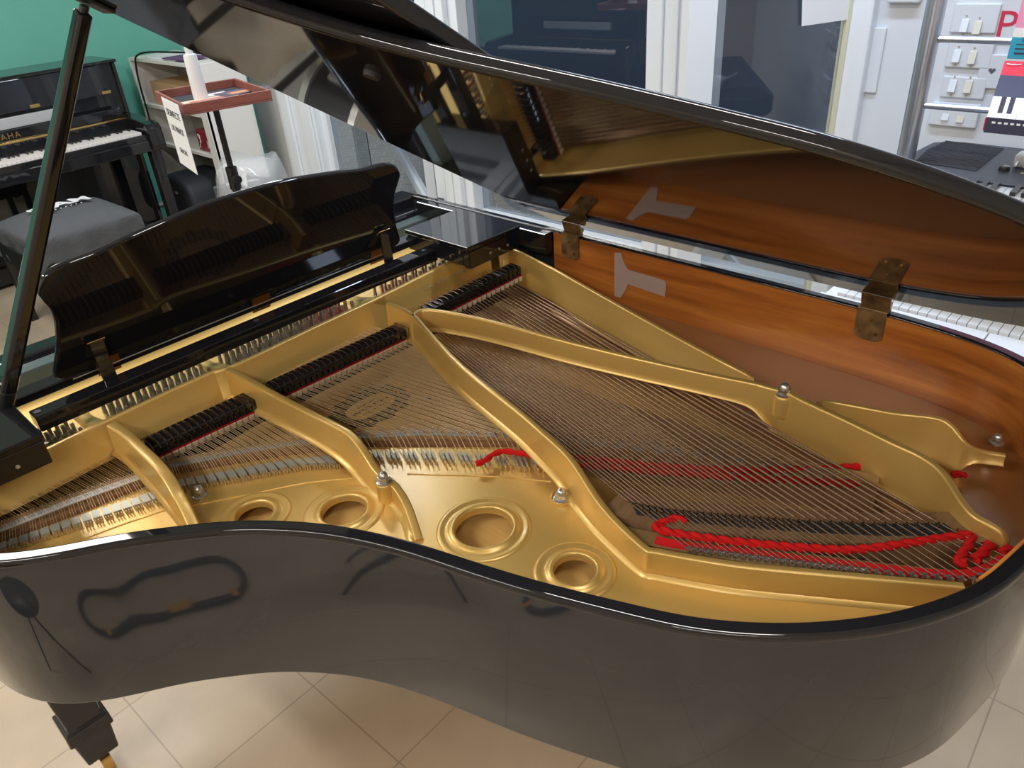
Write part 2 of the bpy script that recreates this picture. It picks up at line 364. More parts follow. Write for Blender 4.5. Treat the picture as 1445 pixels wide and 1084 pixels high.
# pin block plate and web
WEB_BACK = [at(-60, 790, .855), at(0, 768, .855), at(100, 730, .855), at(210, 685, .855), at(238, 671, .855), at(330, 655, .855), at(440, 638, .855), at(505, 631, .855), at(600, 631, .855), at(660, 631, .855), at(745, 631, .855), at(780, 668, .855), at(800, 700, .855)]
RIDGE_B = [at(820, 712, .855), at(866, 757, .855), at(905, 796, .855), at(925, 802, .855), at(1060, 824, .855), at(1180, 838, .855), at(1308, 850, .855), at(1345, 845, .855)]
inn_c = [p for p in offset(INN, .0045)]
i1 = min(range(len(inn_c)), key=lambda i: math.dist(inn_c[i], RIDGE_B[-1])); i2 = next(i for i in range(i1, len(inn_c)) if inn_c[i][1] < .42)
webloop = WEB_BACK + RIDGE_B + inn_c[i1:i2]
holes = []
HOLES = [(683, 748, 41, .852), (811, 808, 30, .852), (486, 724, 31, .852), (360, 729, 25, .852)]
hl = []
for px, py, wpx, z in HOLES:
    a, c = Vector(at(px-wpx, py, z)), Vector(at(px+wpx, py, z)); r = (c-a).length/2*.98; cxy = Vector(at(px, py, z)); hl.append((cxy.x, cxy.y, r))
for x, y, r in hl: holes.append([(x+(r+.003)*cos(2*pi*k/48), y+(r+.003)*sin(2*pi*k/48)) for k in range(48)])
plate = shape2d('iron_frame', [webloop]+holes, .847, .855, M['gold'], GP, bev=.0)
tag(plate, 'gold-painted iron frame')
MB().prism(webloop, .816, .824).build('added_hole_backing', M['spruce'], GP)  # added sheet below the holes, nearer than the soundboard to look brighter
def sub(mb, name, m, parent=plate, **k): return mb.build(name, m, parent, **k)
# collars round the holes, one lathe each
for x, y, r in hl:
    pr = [(r+.030, .853), (r+.029, .8556), (r+.026, .8575), (r+.022, .8575), (r+.018, .8555), (r+.013, .8555), (r+.010, .8575), (r+.006, .8605), (r+.003, .8605), (r+.001, .8585), (r, .855), (r, .847), (r+.004, .847)]
    MB().lathe(pr, (x, y, 0), 64, closed=False).build('sound_hole_collar', M['gold'], plate, smooth=60)
def wallsec(wd=.008, foot=.006, bulb=0):
    def f(zt, zb):
        L = [(-wd, zb), (-wd, zt-.003), (-wd+.0015, zt-.0006), (-wd+.003, zt), (-.001, zt), (.0012, zt-.0012), (.002, zt-.004)]
        if bulb: L += [(foot*.4, zb+bulb*1.6), (foot, zb+bulb), (foot+.001, zb+bulb*.5), (foot-.002, zb+.001), (foot-.004, zb)]
        else: L += [(foot, zb+.004), (foot+.004, zb)]
        return L
    return f
FT = .933
def strut(name, pts, wd, foot, bulb=0, side=1, n=5, zoff=0):
    path = []
    for px, py, zt, zb in pts: a = at(px, py, zt); path.append((a[0], a[1], zt, zb))
    return MB().sweep(cr(path, n), wallsec(wd, foot, bulb), side).build(name, M['gold'], plate, smooth=50)
# front flange over the strings; its tall face looks to the tail
fl = []
mb = MB()
for a, b_ in ((.062, .425), (.462, .805), (.845, 1.045), (1.08, W-.004)): pass
FY = .357
mb.sweep(cr([(W-.004, FY+.012, FT, .866), (1.2, FY+.008, FT, .866), (1.085, FY, FT, .866)], 3), wallsec(.010, .010), -1)
mb.sweep(cr([(1.085, FY, FT, .866), (1.03, FY-.002, FT, .866), (.93, FY-.006, FT, .866), (.84, FY-.006, FT, .862)], 3), wallsec(.010, .010), -1)
mb.sweep(cr([(.84, FY-.006, FT, .862), (.79, FY+.006, FT, .862), (.62, FY-.001, FT, .86), (.46, FY-.006, FT, .856)], 3), wallsec(.010, .010), -1)
mb.sweep(cr([(.46, FY-.006, FT, .856), (.36, FY-.012, FT, .853), (.18, FY-.024, FT, .85), (.075, FY-.012, FT, .85)], 3), wallsec(.010, .010), -1)
mb.build('front_flange', M['gold'], plate, smooth=50)
strut('strut', [(151, 600, FT, .872), (170, 613, FT, .872), (192, 634, FT, .87), (214, 655, .932, .862), (229, 674, .925, .852), (243, 698, .908, .85), (255, 720, .888, .85), (268, 748, .866, .85)], .017, .010, .006, -1)
strut('strut', [(318, 521, FT, .868), (345, 535, FT, .87), (390, 560, FT, .874), (440, 586, FT, .876), (470, 601, FT, .870), (490, 613, .930, .858), (508, 634, .922, .850), (527, 663, .903, .85), (545, 678, .893, .85), (558, 692, .886, .85), (572, 718, .874, .85), (586, 762, .860, .85)], .012, .012, .006, -1)
strut('strut', [(545, 428, FT, .86), (566, 436, FT, .862), (583, 447, FT, .87), (600, 466, FT, .872), (650, 518, FT, .878), (728, 580, FT, .878), (765, 612, FT, .874), (790, 634, .931, .868), (806, 652, .926, .855), (822, 676, .918, .85), (840, 704, .908, .85), (866, 735, .900, .85), (908, 774, .896, .85), (925, 779, .896, .85), (985, 790, .896, .85), (1060, 801, .896, .85), (1200, 814, .896, .85), (1340, 827, .896, .85), (1362, 829, .896, .85)], .010, .012, .006, -1, 4)
strut('strut', [(583, 447, FT, .872), (590, 439, FT, .876), (604, 437, FT, .882), (640, 442, FT, .885), (700, 455, FT, .887), (800, 482, FT, .8895), (900, 506, FT, .892), (1000, 528, FT, .893), (1060, 540, FT, .888), (1086, 547, FT, .868), (1098, 550, FT, .852), (1112, 554, FT, .850), (1135, 566, FT, .850), (1200, 596, FT, .848), (1255, 623, FT, .846), (1302, 645, FT, .846), (1330, 668, .930, .846), (1352, 702, .922, .846), (1372, 726, .917, .85), (1398, 741, .914, .855), (1414, 752, .910, .86), (1418, 765, .900, .86)], .009, .012, .006, -1, 4)
# bass side flange and tail fin
strut('flange', [(703, 350, FT, .850), (712, 349, FT, .850), (725, 352, FT, .85), (770, 374, FT, .85), (800, 390, FT, .85), (900, 446, .931, .85), (1000, 500, .925, .86), (1045, 523, .916, .872), (1064, 533, .905, .884)], .008, .010, 0, -1)
def finpts():
    P = [(1154, 566, .885, .86), (1165, 565, .905, .855), (1200, 571, .914, .848), (1260, 582, .920, .842), (1320, 589, .922, .842), (1342, 600, .918, .842), (1358, 619, .905, .842), (1375, 632, .892, .866), (1395, 638, .886, .868), (1419, 642, .885, .868)]
    return P
strut('tail_fin', finpts(), .007, .004, 0, -1)
# web on the bass side and at the tail, pin field in front
bw = [at(703, 372, .845), at(800, 425, .845), at(900, 484, .845), at(1000, 530, .845), at(1100, 580, .845), at(1200, 650, .845), at(1300, 715, .845), at(1400, 790, .845)]
j2 = min(range(len(inn_c)), key=lambda i: math.dist(inn_c[i], (.46, 1.63)))
tailweb = [(p[0]-.0, p[1]) for p in bw] + inn_c[3:j2][::-1]
tailweb = [bw[0], (.14, .62), (.205, .88), (.262, 1.07), (.285, 1.2), (.305, 1.36), (.355, 1.5), (.41, 1.585)] + [p for p in inn_c if p[0] < .47 and p[1] > .38 and p[1] < 1.7][::-1]
MB().prism(tailweb, .832, .845).build('bass_side_web', gold('shaded_gold', (.40, .19, .06), (.46, .23, .075), .28, .35), plate)  # gold with rim shade and mahogany reflection put into a browner colour
MB().prism([(.004, .06), (W-.004, .06), (W-.004, .352), (.004, .334)], .860, .897).build('pin_field', M['gold'], plate)
# hitch ledge behind the bass bridge
lg = [at(866, 748, .886), at(905, 768, .886), at(985, 782, .886), at(1060, 795, .886), at(1200, 808, .886), at(1358, 822, .886), at(1440, 770, .886), at(1425, 757, .886), at(1400, 790, .886), at(1360, 806, .886), at(1250, 795, .886), at(1100, 776, .886), at(960, 757, .886), at(905, 748, .886), at(880, 742, .886)]
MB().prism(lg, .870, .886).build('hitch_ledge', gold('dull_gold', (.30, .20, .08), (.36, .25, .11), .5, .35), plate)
# bosses and cap nuts
def capnut(px, py, z, s=1.0, boss=True):
    a = at(px, py, z); mb = MB(); r = .0105*s
    mb.lathe([(r*1.25, 0), (r*1.25, .002), (r*1.05, .003)], (a[0], a[1], z), 20)
    mb.add([(a[0]+r*cos(pi/3*k+.3), a[1]+r*sin(pi/3*k+.3), z+h) for h in (.003, .011*s) for k in range(6)], [(0, 1, 2, 3, 4, 5), (6, 7, 8, 9, 10, 11)]+[(k, (k+1) % 6, 6+(k+1) % 6, 6+k) for k in range(6)])
    mb.lathe([(r*.84, .0105*s), (r*.8, .0135*s), (r*.62, .0175*s), (r*.35, .020*s), (.0003, .0208*s)], (a[0], a[1], z), 20)
    mb.build('cap_nut', M['steel'], plate, smooth=40)
    if boss: MB().lathe([(r*1.45, -.04), (r*1.42, -.006), (r*1.34, -.001), (r*1.2, 0), (0.0003, 0)], (a[0], a[1], z), 24).build('boss', M['gold'], plate, smooth=60)
capnut(282, 699, .856, 1.0, False); capnut(542, 680, .892, .95); capnut(792, 704, .858, 1.0); capnut(1106, 556, .925, 1.05); capnut(1406, 625, .87, .85, False)
# raised line across the web
for pts in ([(262, 716), (300, 708), (355, 697), (430, 682), (500, 675), (525, 673)], [(575, 669), (640, 671), (700, 673), (778, 680)], [(100, 768), (160, 745), (210, 728), (240, 718)]):
    MB().tube([at3(x, y, .8552) for x, y in cr(pts, 4)], .0016, 6).build('cast_bead', M['gold'], plate, smooth=60)
MB().tube([at3(x, y, .8565) for x, y in cr([(797, 697), (806, 703), (811, 708), (800, 711), (788, 712), (778, 706), (780, 697), (789, 690)], 4)], .0028, 6, closed=True).build('cast_bead', M['gold'], plate, smooth=60)

# ---------------- bridges
def ribbon(name, pts, z, width, h, m, parent=GP, **k):
    P = cr([at(px, py, z) for px, py in pts], 4); A = offset(P, width/2); B = offset(P, -width/2)
    return MB().prism(A+B[::-1], z-h, z).build(name, m, parent, **k)
BR = [(-60, 765), (0, 743), (100, 705), (198, 670), (235, 656), (330, 637), (430, 622), (505, 614), (600, 609), (715, 612), (797, 620), (866, 626), (955, 636), (1060, 648), (1160, 662), (1240, 678)]
tb = ribbon('treble_bridge', BR, .868, .026, .068, M['maple'])
def shiftp(P, d): return offset(P, d)
BRXY = cr([at(px, py, .8685) for px, py in BR], 6)
BB = [(868, 702), (900, 716), (950, 725), (1050, 734), (1150, 741), (1250, 745), (1350, 744), (1372, 741)]
bb_ = ribbon('bass_bridge', BB, .893, .062, .075, M['trapwood'])
BBXY = cr([at(px, py, .894) for px, py in BB], 6)
# ---------------- strings
SPEAK = []; zz = MB()
def addstr(name, P, r, m, nseg=5):
    SPEAK.append((name, P, r, m))
def sect(front, bridge, hitch, notes, per, r, zf, zb, zh, m, gap=.0036):
    for i in range(notes):
        for j in range(per):
            s = (i+.5+(j-(per-1)/2)*gap/ .0132)/notes; s = min(max(s, 0), 1)
            f = polyat(front, s); b_ = polyat(bridge, s); h = polyat(hitch, s)
            addstr('string', [(f[0], f[1], zf), (b_[0], b_[1], zb), (h[0], h[1], zh)], r, m)
F1 = [(1.335, .36), (1.066, .362)]; H1 = [at(-70, 805, .8605), at(17, 774, .8605), at(232, 707, .8605)]
B1 = [at(-62, 768, .8705), at(0, 746, .8705), at(100, 707, .8705), at(205, 669, .8705)]
sect(F1, B1, H1, 20, 3, .0005, .872, .8705, .8600, M['wire'])
F2 = [(1.028, .36), (.823, .36)]; H2 = [at(251, 693, .8605), at(432, 660, .8605), at(483, 658, .8605)]
B2 = [at(238, 657, .8705), at(330, 638, .8705), at(436, 622, .8705)]
sect(F2, B2, H2, 16, 3, .00075, .874, .8705, .8600, M['wire'])
F3 = [(.79, .36), (.462, .36)]; H3 = [at(522, 651, .8605), at(640, 655, .8605), at(756, 663, .8605), at(900, 672, .8605), at(1000, 682, .8605), at(1215, 688, .8605)]
B3 = [at(500, 615, .8705), at(600, 610, .8705), at(715, 613, .8705), at(797, 621, .8705), at(866, 627, .8705), at(955, 637, .8705), at(1060, 649, .8705), at(1180, 664, .8705)]
sect(F3, B3, H3, 25, 3, .0009, .874, .8705, .8600, M['wire'])
FB = [(.400, .352), (.070, .345)]; HB = [at(966, 776, .890), at(1060, 788, .890), at(1150, 799, .890), at(1250, 810, .890), at(1376, 820, .890), at(1428, 786, .890)]
BBP = [at(893, 716, .8965), at(950, 726, .8965), at(1050, 735, .8965), at(1150, 742, .8965), at(1250, 746, .8965), at(1345, 745, .8965)]
nb = []
for i in range(12):
    for j in (-.5, .5): nb.append(((i+.5+j*.46)/12*.54, .0015))
for i in range(14): nb.append((.54+(i+.5)/14*.46, .0022))
BBS = lambda s: s
for s, r in nb:
    f = polyat(FB, s); b_ = polyat(BBP, s); h = polyat(HB, s)
    addstr('bass_string', [(f[0], f[1], .876), (b_[0], b_[1], .8968), (h[0], h[1], .8915)], r, M['copper'])
wound = [s for s in SPEAK if s[0] == 'bass_string']; plain = [s for s in SPEAK if s[0] == 'string']
# caps under every note: small parallelograms lying along the strings
def capblk(mb, b, d, along, hl_, hw, z0, z1):
    b = Vector(b[:2]); d = Vector(d[:2]).normalized(); al = Vector(along[:2]).normalized()
    return mb.prism([tuple(b-d*hl_-al*hw), tuple(b+d*hl_*.9-al*hw), tuple(b+d*hl_*.9+al*hw), tuple(b-d*hl_+al*hw)], z0, z1)
cm = {0: MB(), 1: MB(), 2: MB()}
for ci, (fr_, br_, hi_, nn) in enumerate(((F1, B1, H1, 20), (F2, B2, H2, 16), (F3, B3, H3, 25))):
    for i in range(nn):
        s_ = (i+.5)/nn; b0_ = polyat(br_, s_); h0 = polyat(hi_, s_); a0_ = polyat(br_, max(s_-.02, 0)); a1 = polyat(br_, min(s_+.02, 1)); wd = math.dist(a0_, a1)/(min(s_+.02, 1)-max(s_-.02, 0))/nn
        capblk(cm[ci], b0_, (h0[0]-b0_[0], h0[1]-b0_[1]), (a1[0]-a0_[0], a1[1]-a0_[1]), .0085, wd*(.5 if ci < 2 else .34), .868, .8698)
cm[0].build('bridge_cap', mat('pale_bridge_top', (.55, .53, .50), .5), tb); cm[1].build('bridge_cap', M['greyblock'], tb); cm[2].build('bridge_cap', M['greyblock'], tb)
for s_, r in [((i+.5)/12*.54, 0) for i in range(12)]+[(.54+(i+.5)/14*.46, 0) for i in range(14)]:
    b0_ = polyat(BBP, s_); h0 = polyat(HB, s_); a0_ = polyat(BBP, max(s_-.02, 0)); a1 = polyat(BBP, min(s_+.02, 1)); L_ = math.dist(BBP[0], BBP[-1])
    al = Vector((a1[0]-a0_[0], a1[1]-a0_[1])).normalized(); qq = Vector((al.y, -al.x)); hw = L_*(.54/12 if s_ < .54 else .46/14)*.40; bb0 = Vector(b0_[:2])
    if qq.x < 0: qq = -qq
    zz.prism([tuple(bb0-al*(hw+.006)-qq*.011), tuple(bb0+al*(hw-.006)-qq*.011), tuple(bb0+al*(hw+.006)+qq*.011), tuple(bb0-al*(hw-.006)+qq*.011)], .893, .8956)
zz.build('bridge_cap', M['graphite'], bb_)
for s in wound:
    q = Vector(s[1][1]); d_ = (Vector(s[1][2])-q).normalized(); n_ = Vector((-d_.y, d_.x, 0))*.003
    for o_ in (-.011, .011): MB().tube([q+d_*o_+n_*(1 if o_ > 0 else -1)+Vector((0, 0, -.002)), q+d_*o_+n_*(1 if o_ > 0 else -1)+Vector((0, 0, .004))], .0012, 6).build('bridge_pin', M['brass'], bb_)
# each string a part; the hundred that show largest first, the rest one mesh
plain.sort(key=lambda s: -math.dist(s[1][0], s[1][-1]))
def strmesh(mb, s):
    P = [Vector(p) for p in s[1]]
    if s[0] == 'bass_string':
        d = (P[1]-P[0]).normalized(); mb.tube([P[0], P[0]+d*.03], .0007, 6); mb.tube([P[0]+d*.03, P[1]-d*.02], s[2], 6); mb.tube([P[1]-d*.02, P[1], P[2]], .0008, 5)
    else: mb.tube(P, s[2], 5, caps=False)
    return mb
for s in wound: strmesh(MB(), s).build('bass_string', s[3], GP, smooth=80)
for s in plain[:100]: strmesh(MB(), s).build('string', s[3], GP, smooth=80)
rest = MB()
for s in plain[100:]: strmesh(rest, s)
tag(rest.build('treble_strings', M['wire'], GP, smooth=80), kind='stuff')
# bridge pins, duplex blocks, hitch pins
hp = MB(); bp = MB(); db = MB()
for s in plain:
    P = [Vector(p) for p in s[1]]
    d = (P[2]-P[1]).normalized(); hp.tube([P[2]+Vector((0, 0, -.004)), P[2]+Vector((0, 0, .004))+d*-.0005], .0013, 6)
    q = P[1]; bp.tube([q+Vector((0, 0, -.001)), q+Vector((0, 0, .0025))], .0007, 4)
    q = P[1]-d*.014+Vector((0, 0, -.001)); bp.tube([q, q+Vector((0, 0, .003))], .0007, 4)
    # duplex segment lying on the web before the hitch pin
    a = P[1]+(P[2]-P[1])*.62; c = P[1]+(P[2]-P[1])*.86; t = (c-a).normalized(); n_ = Vector((-t.y, t.x, 0))*.0020
    db.add([a-n_-Vector((0, 0, .008)), a+n_-Vector((0, 0, .008)), c+n_-Vector((0, 0, .008)), c-n_-Vector((0, 0, .008)), a-n_+Vector((0, 0, .0012)), a+n_+Vector((0, 0, .0012)), c+n_+Vector((0, 0, .0012)), c-n_+Vector((0, 0, .0012))],
           [(0, 1, 2, 3), (4, 5, 6, 7), (0, 1, 5, 4), (1, 2, 6, 5), (2, 3, 7, 6), (3, 0, 4, 7)])
tag(hp.build('hitch_pins', M['wire'], GP), kind='stuff'); tag(bp.build('bridge_pins', M['steel'], GP), kind='stuff')
tag(db.build('duplex_blocks', mat('greenish_aluminium', (.50, .50, .44), .4, .6), GP), kind='stuff')
for s in wound:
    P = [Vector(p) for p in s[1]]; mb = MB(); d = (P[2]-P[1]).normalized()
    mb.tube([P[2]+Vector((0, 0, -.005)), P[2]+Vector((0, 0, .005))], .0022, 8)
    mb.tube([P[2]-d*.006+Vector((.0022, 0, .001)), P[2]+Vector((0, 0, .002)), P[2]+d*.006+Vector((-.002, 0, .001))], .0016, 6)
    mb.build('hitch_pin', M['steel'], GP, smooth=60)
# brown back side of the treble bridge with felt behind
bk = cr([at(px, py, .861) for px, py in [(-60, 785), (0, 762), (100, 724), (206, 681), (235, 668), (330, 650), (440, 635), (505, 626), (600, 625), (745, 627)]], 4)
MB().prism(offset(bk, .0)+offset(bk, -.012)[::-1], .80, .8612).build('bridge_apron', mat('brown_felt', (.27, .13, .06), .8), GP)

# ---------------- dampers
def damper(x, y, w_, L_, zt, top=M['black'], skew=0, group=None):
    mb = MB().box(-w_/2, w_/2, -L_, 0, -.022, 0); d = mb.build('damper', top, GP, bevel=.0016, seg=2); d.location = (x, y, zt); d.rotation_euler = (0, 0, skew)
    f = MB().add([(-w_*.5, -.001, -.026), (w_*.5, -.001, -.026), (w_*.5, .0035, -.024), (-w_*.5, .0035, -.024), (-w_*.34, -.001, -.036), (w_*.34, -.001, -.036), (w_*.34, .0035, -.036), (-w_*.34, .0035, -.036)],
              [(0, 1, 2, 3), (4, 5, 6, 7), (0, 1, 5, 4), (1, 2, 6, 5), (2, 3, 7, 6), (3, 0, 4, 7)]).build('damper_felt', M['feltwhite'], d)
    MB().box(-w_*.5, w_*.5, -.002, .0022, -.0245, -.0220).build('red_felt_strip', M['darkfelt'], d)
    wv = MB().tube([(w_*.62, .001, -.008), (w_*.62, -.008, .0022), (w_*.62, -L_*.55, .0034), (w_*.62+.002, -L_*.95, .001), (w_*.62+.002, -L_-.006, -.012), (w_*.62, -L_-.012, -.030)], .0008, 5).build('damper_wire', M['damperwire'], d)
    return d
def lerp(a, b, t): return a+(b-a)*t
for i in range(16): damper(lerp(1.012, .826, i/15), lerp(.448, .456, i/15), .0108, .044, .899)
for i in range(24): damper(lerp(.772, .470, i/23), lerp(.455, .468, i/23), .0112, .040, .900)
for i in range(19): damper(lerp(.382, .094, i/18), lerp(.468, .466, i/18), .0124, .038, .914, skew=-.12)
# end blocks of the damper rows and a dark board painting the action's shade below the strings
MB().prism([(.06, .345), (W-.01, .350), (W-.01, .395), (1.05, .452), (1.03, .40), (.8, .385), (.45, .385), (.06, .385)], .795, .812).build('action_shade_board', M['dark'], GP)
for x, y in ((1.030, .452), (.455, .468)):
    MB().box(x-.004, x+.004, y-.045, y, .878, .900).build('damper_guide', M['oldbrass'], GP, bevel=.002)

# ---------------- tuning pins
pins = []
def pinrow(x0, x1, notes, per, yb, step, slope=0):
    for i in range(notes):
        x = lerp(x0, x1, (i+.5)/notes)
        for j in range(per): pins.append((x+(j-(per-1)/2)*.0042, yb-step*j+slope*(i/notes)+(.008 if i % 2 else 0), (x, yb)))
pinrow(1.335, 1.085, 18, 3, .322, .026)
pinrow(1.028, .835, 15, 3, .318, .026, -.0)
pinrow(.790, .475, 24, 3, .308, .022, -.012)
pinrow(.395, .075, 20, 2, .296, .024, .0)
pins.sort(key=lambda p: -p[1])
def pinmb(mb, x, y):
    mb.lathe([(.0042, 0), (.0042, .018), (.0038, .019)], (x, y, .895), 8)
    mb.add([(x+a*.0030, y+b_*.0030, .895+h) for h in (.019, .033) for a, b_ in ((-1, -1), (1, -1), (1, 1), (-1, 1))], [(4, 5, 6, 7), (0, 1, 5, 4), (1, 2, 6, 5), (2, 3, 7, 6), (3, 0, 4, 7)])
    mb.lathe([(.0046, .005), (.0050, .007), (.0046, .0095)], (x, y, .896), 8)
    mb.tube([(x+.004, y, .902), (x+.002, FY-.01, .900)], .0011, 4)
    return mb
for x, y, _ in pins[:100]: pinmb(MB(), x, y).build('tuning_pin', M['steel'], GP, smooth=50)
mb = MB()
for x, y, _ in pins[100:]: pinmb(mb, x, y)
tag(mb.build('tuning_pins', M['steel'], GP, smooth=50), kind='stuff')
# gold bosses between the pin fields, red felt under the strings
for x, w_ in ((1.058, .030), (.812, .030), (.436, .044)):
    MB().sweep([(x, .225, .903, .896), (x, .27, .909, .896), (x, .31, .920, .896), (x, FY-.004, FT-.003, .896)], lambda zt, zb, w_=w_: [(-w_/2, zb), (-w_*.36, zt-.003), (-w_*.25, zt), (w_*.25, zt), (w_*.36, zt-.003), (w_/2, zb)]).build('pin_field_rib', M['gold'], plate, smooth=45)
MB().prism([(.600, FY-.018), (.478, FY-.020), (.478, .290), (.49, .290)], .897, .9045).build('red_stringing_felt', M['feltred'], GP)
MB().prism([(.395, FY-.022), (.085, FY-.03), (.085, .305), (.395, .300)], .897, .9045).build('red_stringing_felt', M['feltred'], GP)

# ---------------- red cords woven through the back strings
def cord(pts, r=.0045, pitch=.040, name='red_cord', strands=2):
    P = cr([tuple(p) for p in pts], 14); mb = MB(); acc = [0]
    for i in range(1, len(P)): acc.append(acc[-1]+math.dist(P[i], P[i-1]))
    for k in range(strands):
        Q = []
        for i, p in enumerate(P):
            t = (Vector(P[min(i+1, len(P)-1)])-Vector(P[max(i-1, 0)])).normalized(); n1 = Vector((-t.y, t.x, 0)).normalized(); a = 2*pi*acc[i]/pitch+2*pi*k/strands
            Q.append(Vector(p)+n1*cos(a)*r*.62+Vector((0, 0, 1))*sin(a)*r*.62)
        mb.tube(Q, r, 8)
    return mb.build(name, M['ropefelt'], GP, smooth=80)
cord([at3(x, y, .894) for x, y in [(968, 734), (950, 733), (936, 738), (924, 743), (935, 749), (960, 754), (1000, 760), (1060, 767), (1130, 773), (1200, 776), (1260, 770), (1320, 761), (1352, 757), (1370, 755), (1368, 768), (1358, 782), (1352, 792), (1364, 796)]], .0042)
cord([at3(x, y, .894) for x, y in [(1375, 790), (1385, 783), (1395, 772), (1398, 768)]], .0048)
cord([at3(x, y, .892) for x, y in [(1412, 781), (1418, 777), (1424, 772)]], .004)
fl_ = cr([at(x, y, .887) for x, y in [(925, 763), (960, 770), (1060, 782), (1150, 793), (1250, 804), (1340, 812), (1385, 806), (1410, 794), (1428, 779)]], 5)
MB().prism(offset(fl_, .006)+offset(fl_, -.007)[::-1], .885, .8895).build('red_back_felt', M['feltred'], GP)
cord([at3(x, y, .872) for x, y in [(672, 655), (685, 650), (697, 641), (712, 637), (735, 640), (757, 644), (765, 650)]], .0034)
cord([at3(x, y, .866) for x, y in [(762, 652), (770, 655), (830, 657), (900, 664), (980, 670), (1060, 675), (1150, 680), (1210, 684)]], .0042)
cord([at3(x, y, .866) for x, y in [(780, 645), (830, 648), (900, 655), (980, 661), (1060, 664), (1150, 662), (1225, 658), (1232, 663)]], .0040)
cord([at3(x, y, .862) for x, y in [(1345, 671), (1352, 669), (1364, 671)]], .0036)

# ---------------- soundboard crest
mcrest = mat('dark_decal', (.10, .075, .035), .5)
cx_, cy_ = .615, .516
outer_, inner_ = [], []
for k in range(120):
    a = 2*pi*k/120; c_, s_ = cos(a), sin(a)
    sq = (abs(c_)**3+abs(s_)**3)**(-1/3)
    rr = 1+.06*cos(12*a)+.05*cos(4*a+pi)*-1+.03*sin(24*a)
    outer_.append((cx_+.084*c_*sq*rr, cy_+.064*s_*sq*rr)); inner_.append((cx_+.055*c_*(abs(c_)**2.6+abs(s_)**2.6)**(-1/2.6), cy_+.034*s_*(abs(c_)**2.6+abs(s_)**2.6)**(-1/2.6)))
hs = []
for k in range(26):
    a = 2*pi*(k+.5)/26; sq = (abs(cos(a))**3+abs(sin(a))**3)**(-1/3); qx, qy = cx_+.070*cos(a)*sq, cy_+.050*sin(a)*sq
    if k % 2: hs.append([(qx+.0045*cos(t*pi/4), qy+.0028*sin(t*pi/4)) for t in range(8)])
    else: hs.append([(qx+.0025*cos(t*pi/3), qy+.0050*sin(t*pi/3)) for t in range(6)])
crest = shape2d('crest_decal', [outer_, inner_]+hs, .8000, .8006, mcrest, GP)
for a in (45, 135, 225, 315):
    x, y = cx_+.098*(1 if cos(radians(a)) > 0 else -1), cy_+.073*(1 if sin(radians(a)) > 0 else -1)
    MB().tube([(x+.008*cos(t*.5)*(1-t*.06), y+.008*sin(t*.5)*(1-t*.06), .8004) for t in range(11)], .0016, 5).build('crest_scroll', mcrest, crest)
text('crest_lettering', 'YAMAHA PIANO', .0125, mcrest, crest, frame((cx_, cy_, .8005), (1, 0, 0), (0, 1, 0)), space=.95)
text('crest_lettering', 'NIPPON GAKKI', .0065, mcrest, crest, frame((cx_, cy_-.014, .8005), (1, 0, 0), (0, 1, 0)))
MB().tube([(cx_-.03+.006*i, cy_+.014+.002*sin(i*pi/10), .8004) for i in range(11)], .0006, 4).build('crest_scroll', mcrest, crest)

# ---------------- arms, key block, fallboard
MB().box(.002, .030, .02, .50, .93, .9835).build('bass_arm_lining', M['black'], GP, bevel=.003)
MB().box(W-.030, W-.002, .02, .50, .93, .9835).build('treble_arm_lining', M['black'], GP, bevel=.003)
MB().box(-.020, .10, -.10, -.03, .62, .985).build('key_block', M['black'], GP, bevel=.006)
MB().box(W-.10, W+.020, -.10, -.03, .62, .985).build('key_block', M['black'], GP, bevel=.006)
MB().box(.002, W-.002, -.05, .012, .64, .955).build('fallboard', M['black'], GP, bevel=.012, seg=4)
MB().box(.002, W-.002, .018, .058, .88, .945).build('fallboard_rear_rail', mat('grey_green_strip', (.06, .085, .085), .25), GP, bevel=.003)
MB().box(.101, W-.101, -.14, -.03, .60, .70).build('key_slip', M['black'], GP, bevel=.006)
MB().box(.0, W, -.03, .16, ZB-.01, ZB+.03).build('key_bed', M['black'], GP)
# ---------------- music shelf: rails, side trays
sh = MB().box(.215, 1.14, .272, .310, .938, .968).build('music_shelf', M['black'], GP, bevel=.003, seg=3); tag(sh, 'black music shelf frame')
MB().box(.17, 1.19, .205, .245, .968, .984).build('shelf_front_rail', M['black'], sh, bevel=.002)
for x in (.21, .672, 1.10): MB().lathe([(.006, 0), (.006, .001), (.0003, .0012)], (x+.03, .290, .968), 16).build('rail_dot', mat('dark_grey_dot', (.03, .035, .045), .6), sh)  # small dark grey discs on the rail
for nm, x0, x1 in (('side_tray', .045, .225), ('side_tray', 1.158, 1.310)):
    t_ = MB().box(x0, x1, .205, .432, .988, 1.0).build(nm, M['black'], sh, bevel=.0025, seg=3)
    MB().box(x0+.003, x1-.003, .41, .432, .945, .988).build('tray_skirt', M['black'], t_, bevel=.002)
    MB().box(x0+.003 if x0 > 1 else x1-.018, x0+.018 if x0 > 1 else x1-.003, .21, .41, .948, .988).build('tray_side', M['black'], t_, bevel=.002)
    for i in range(3): MB().lathe([(.0035, 0), (.0035, .002), (.0003, .003)], (x0+.05+.03*i, .433, .965), 10, Matrix.Rotation(-pi/2, 3, 'X').to_4x4()).build('screw', M['steel'], t_)
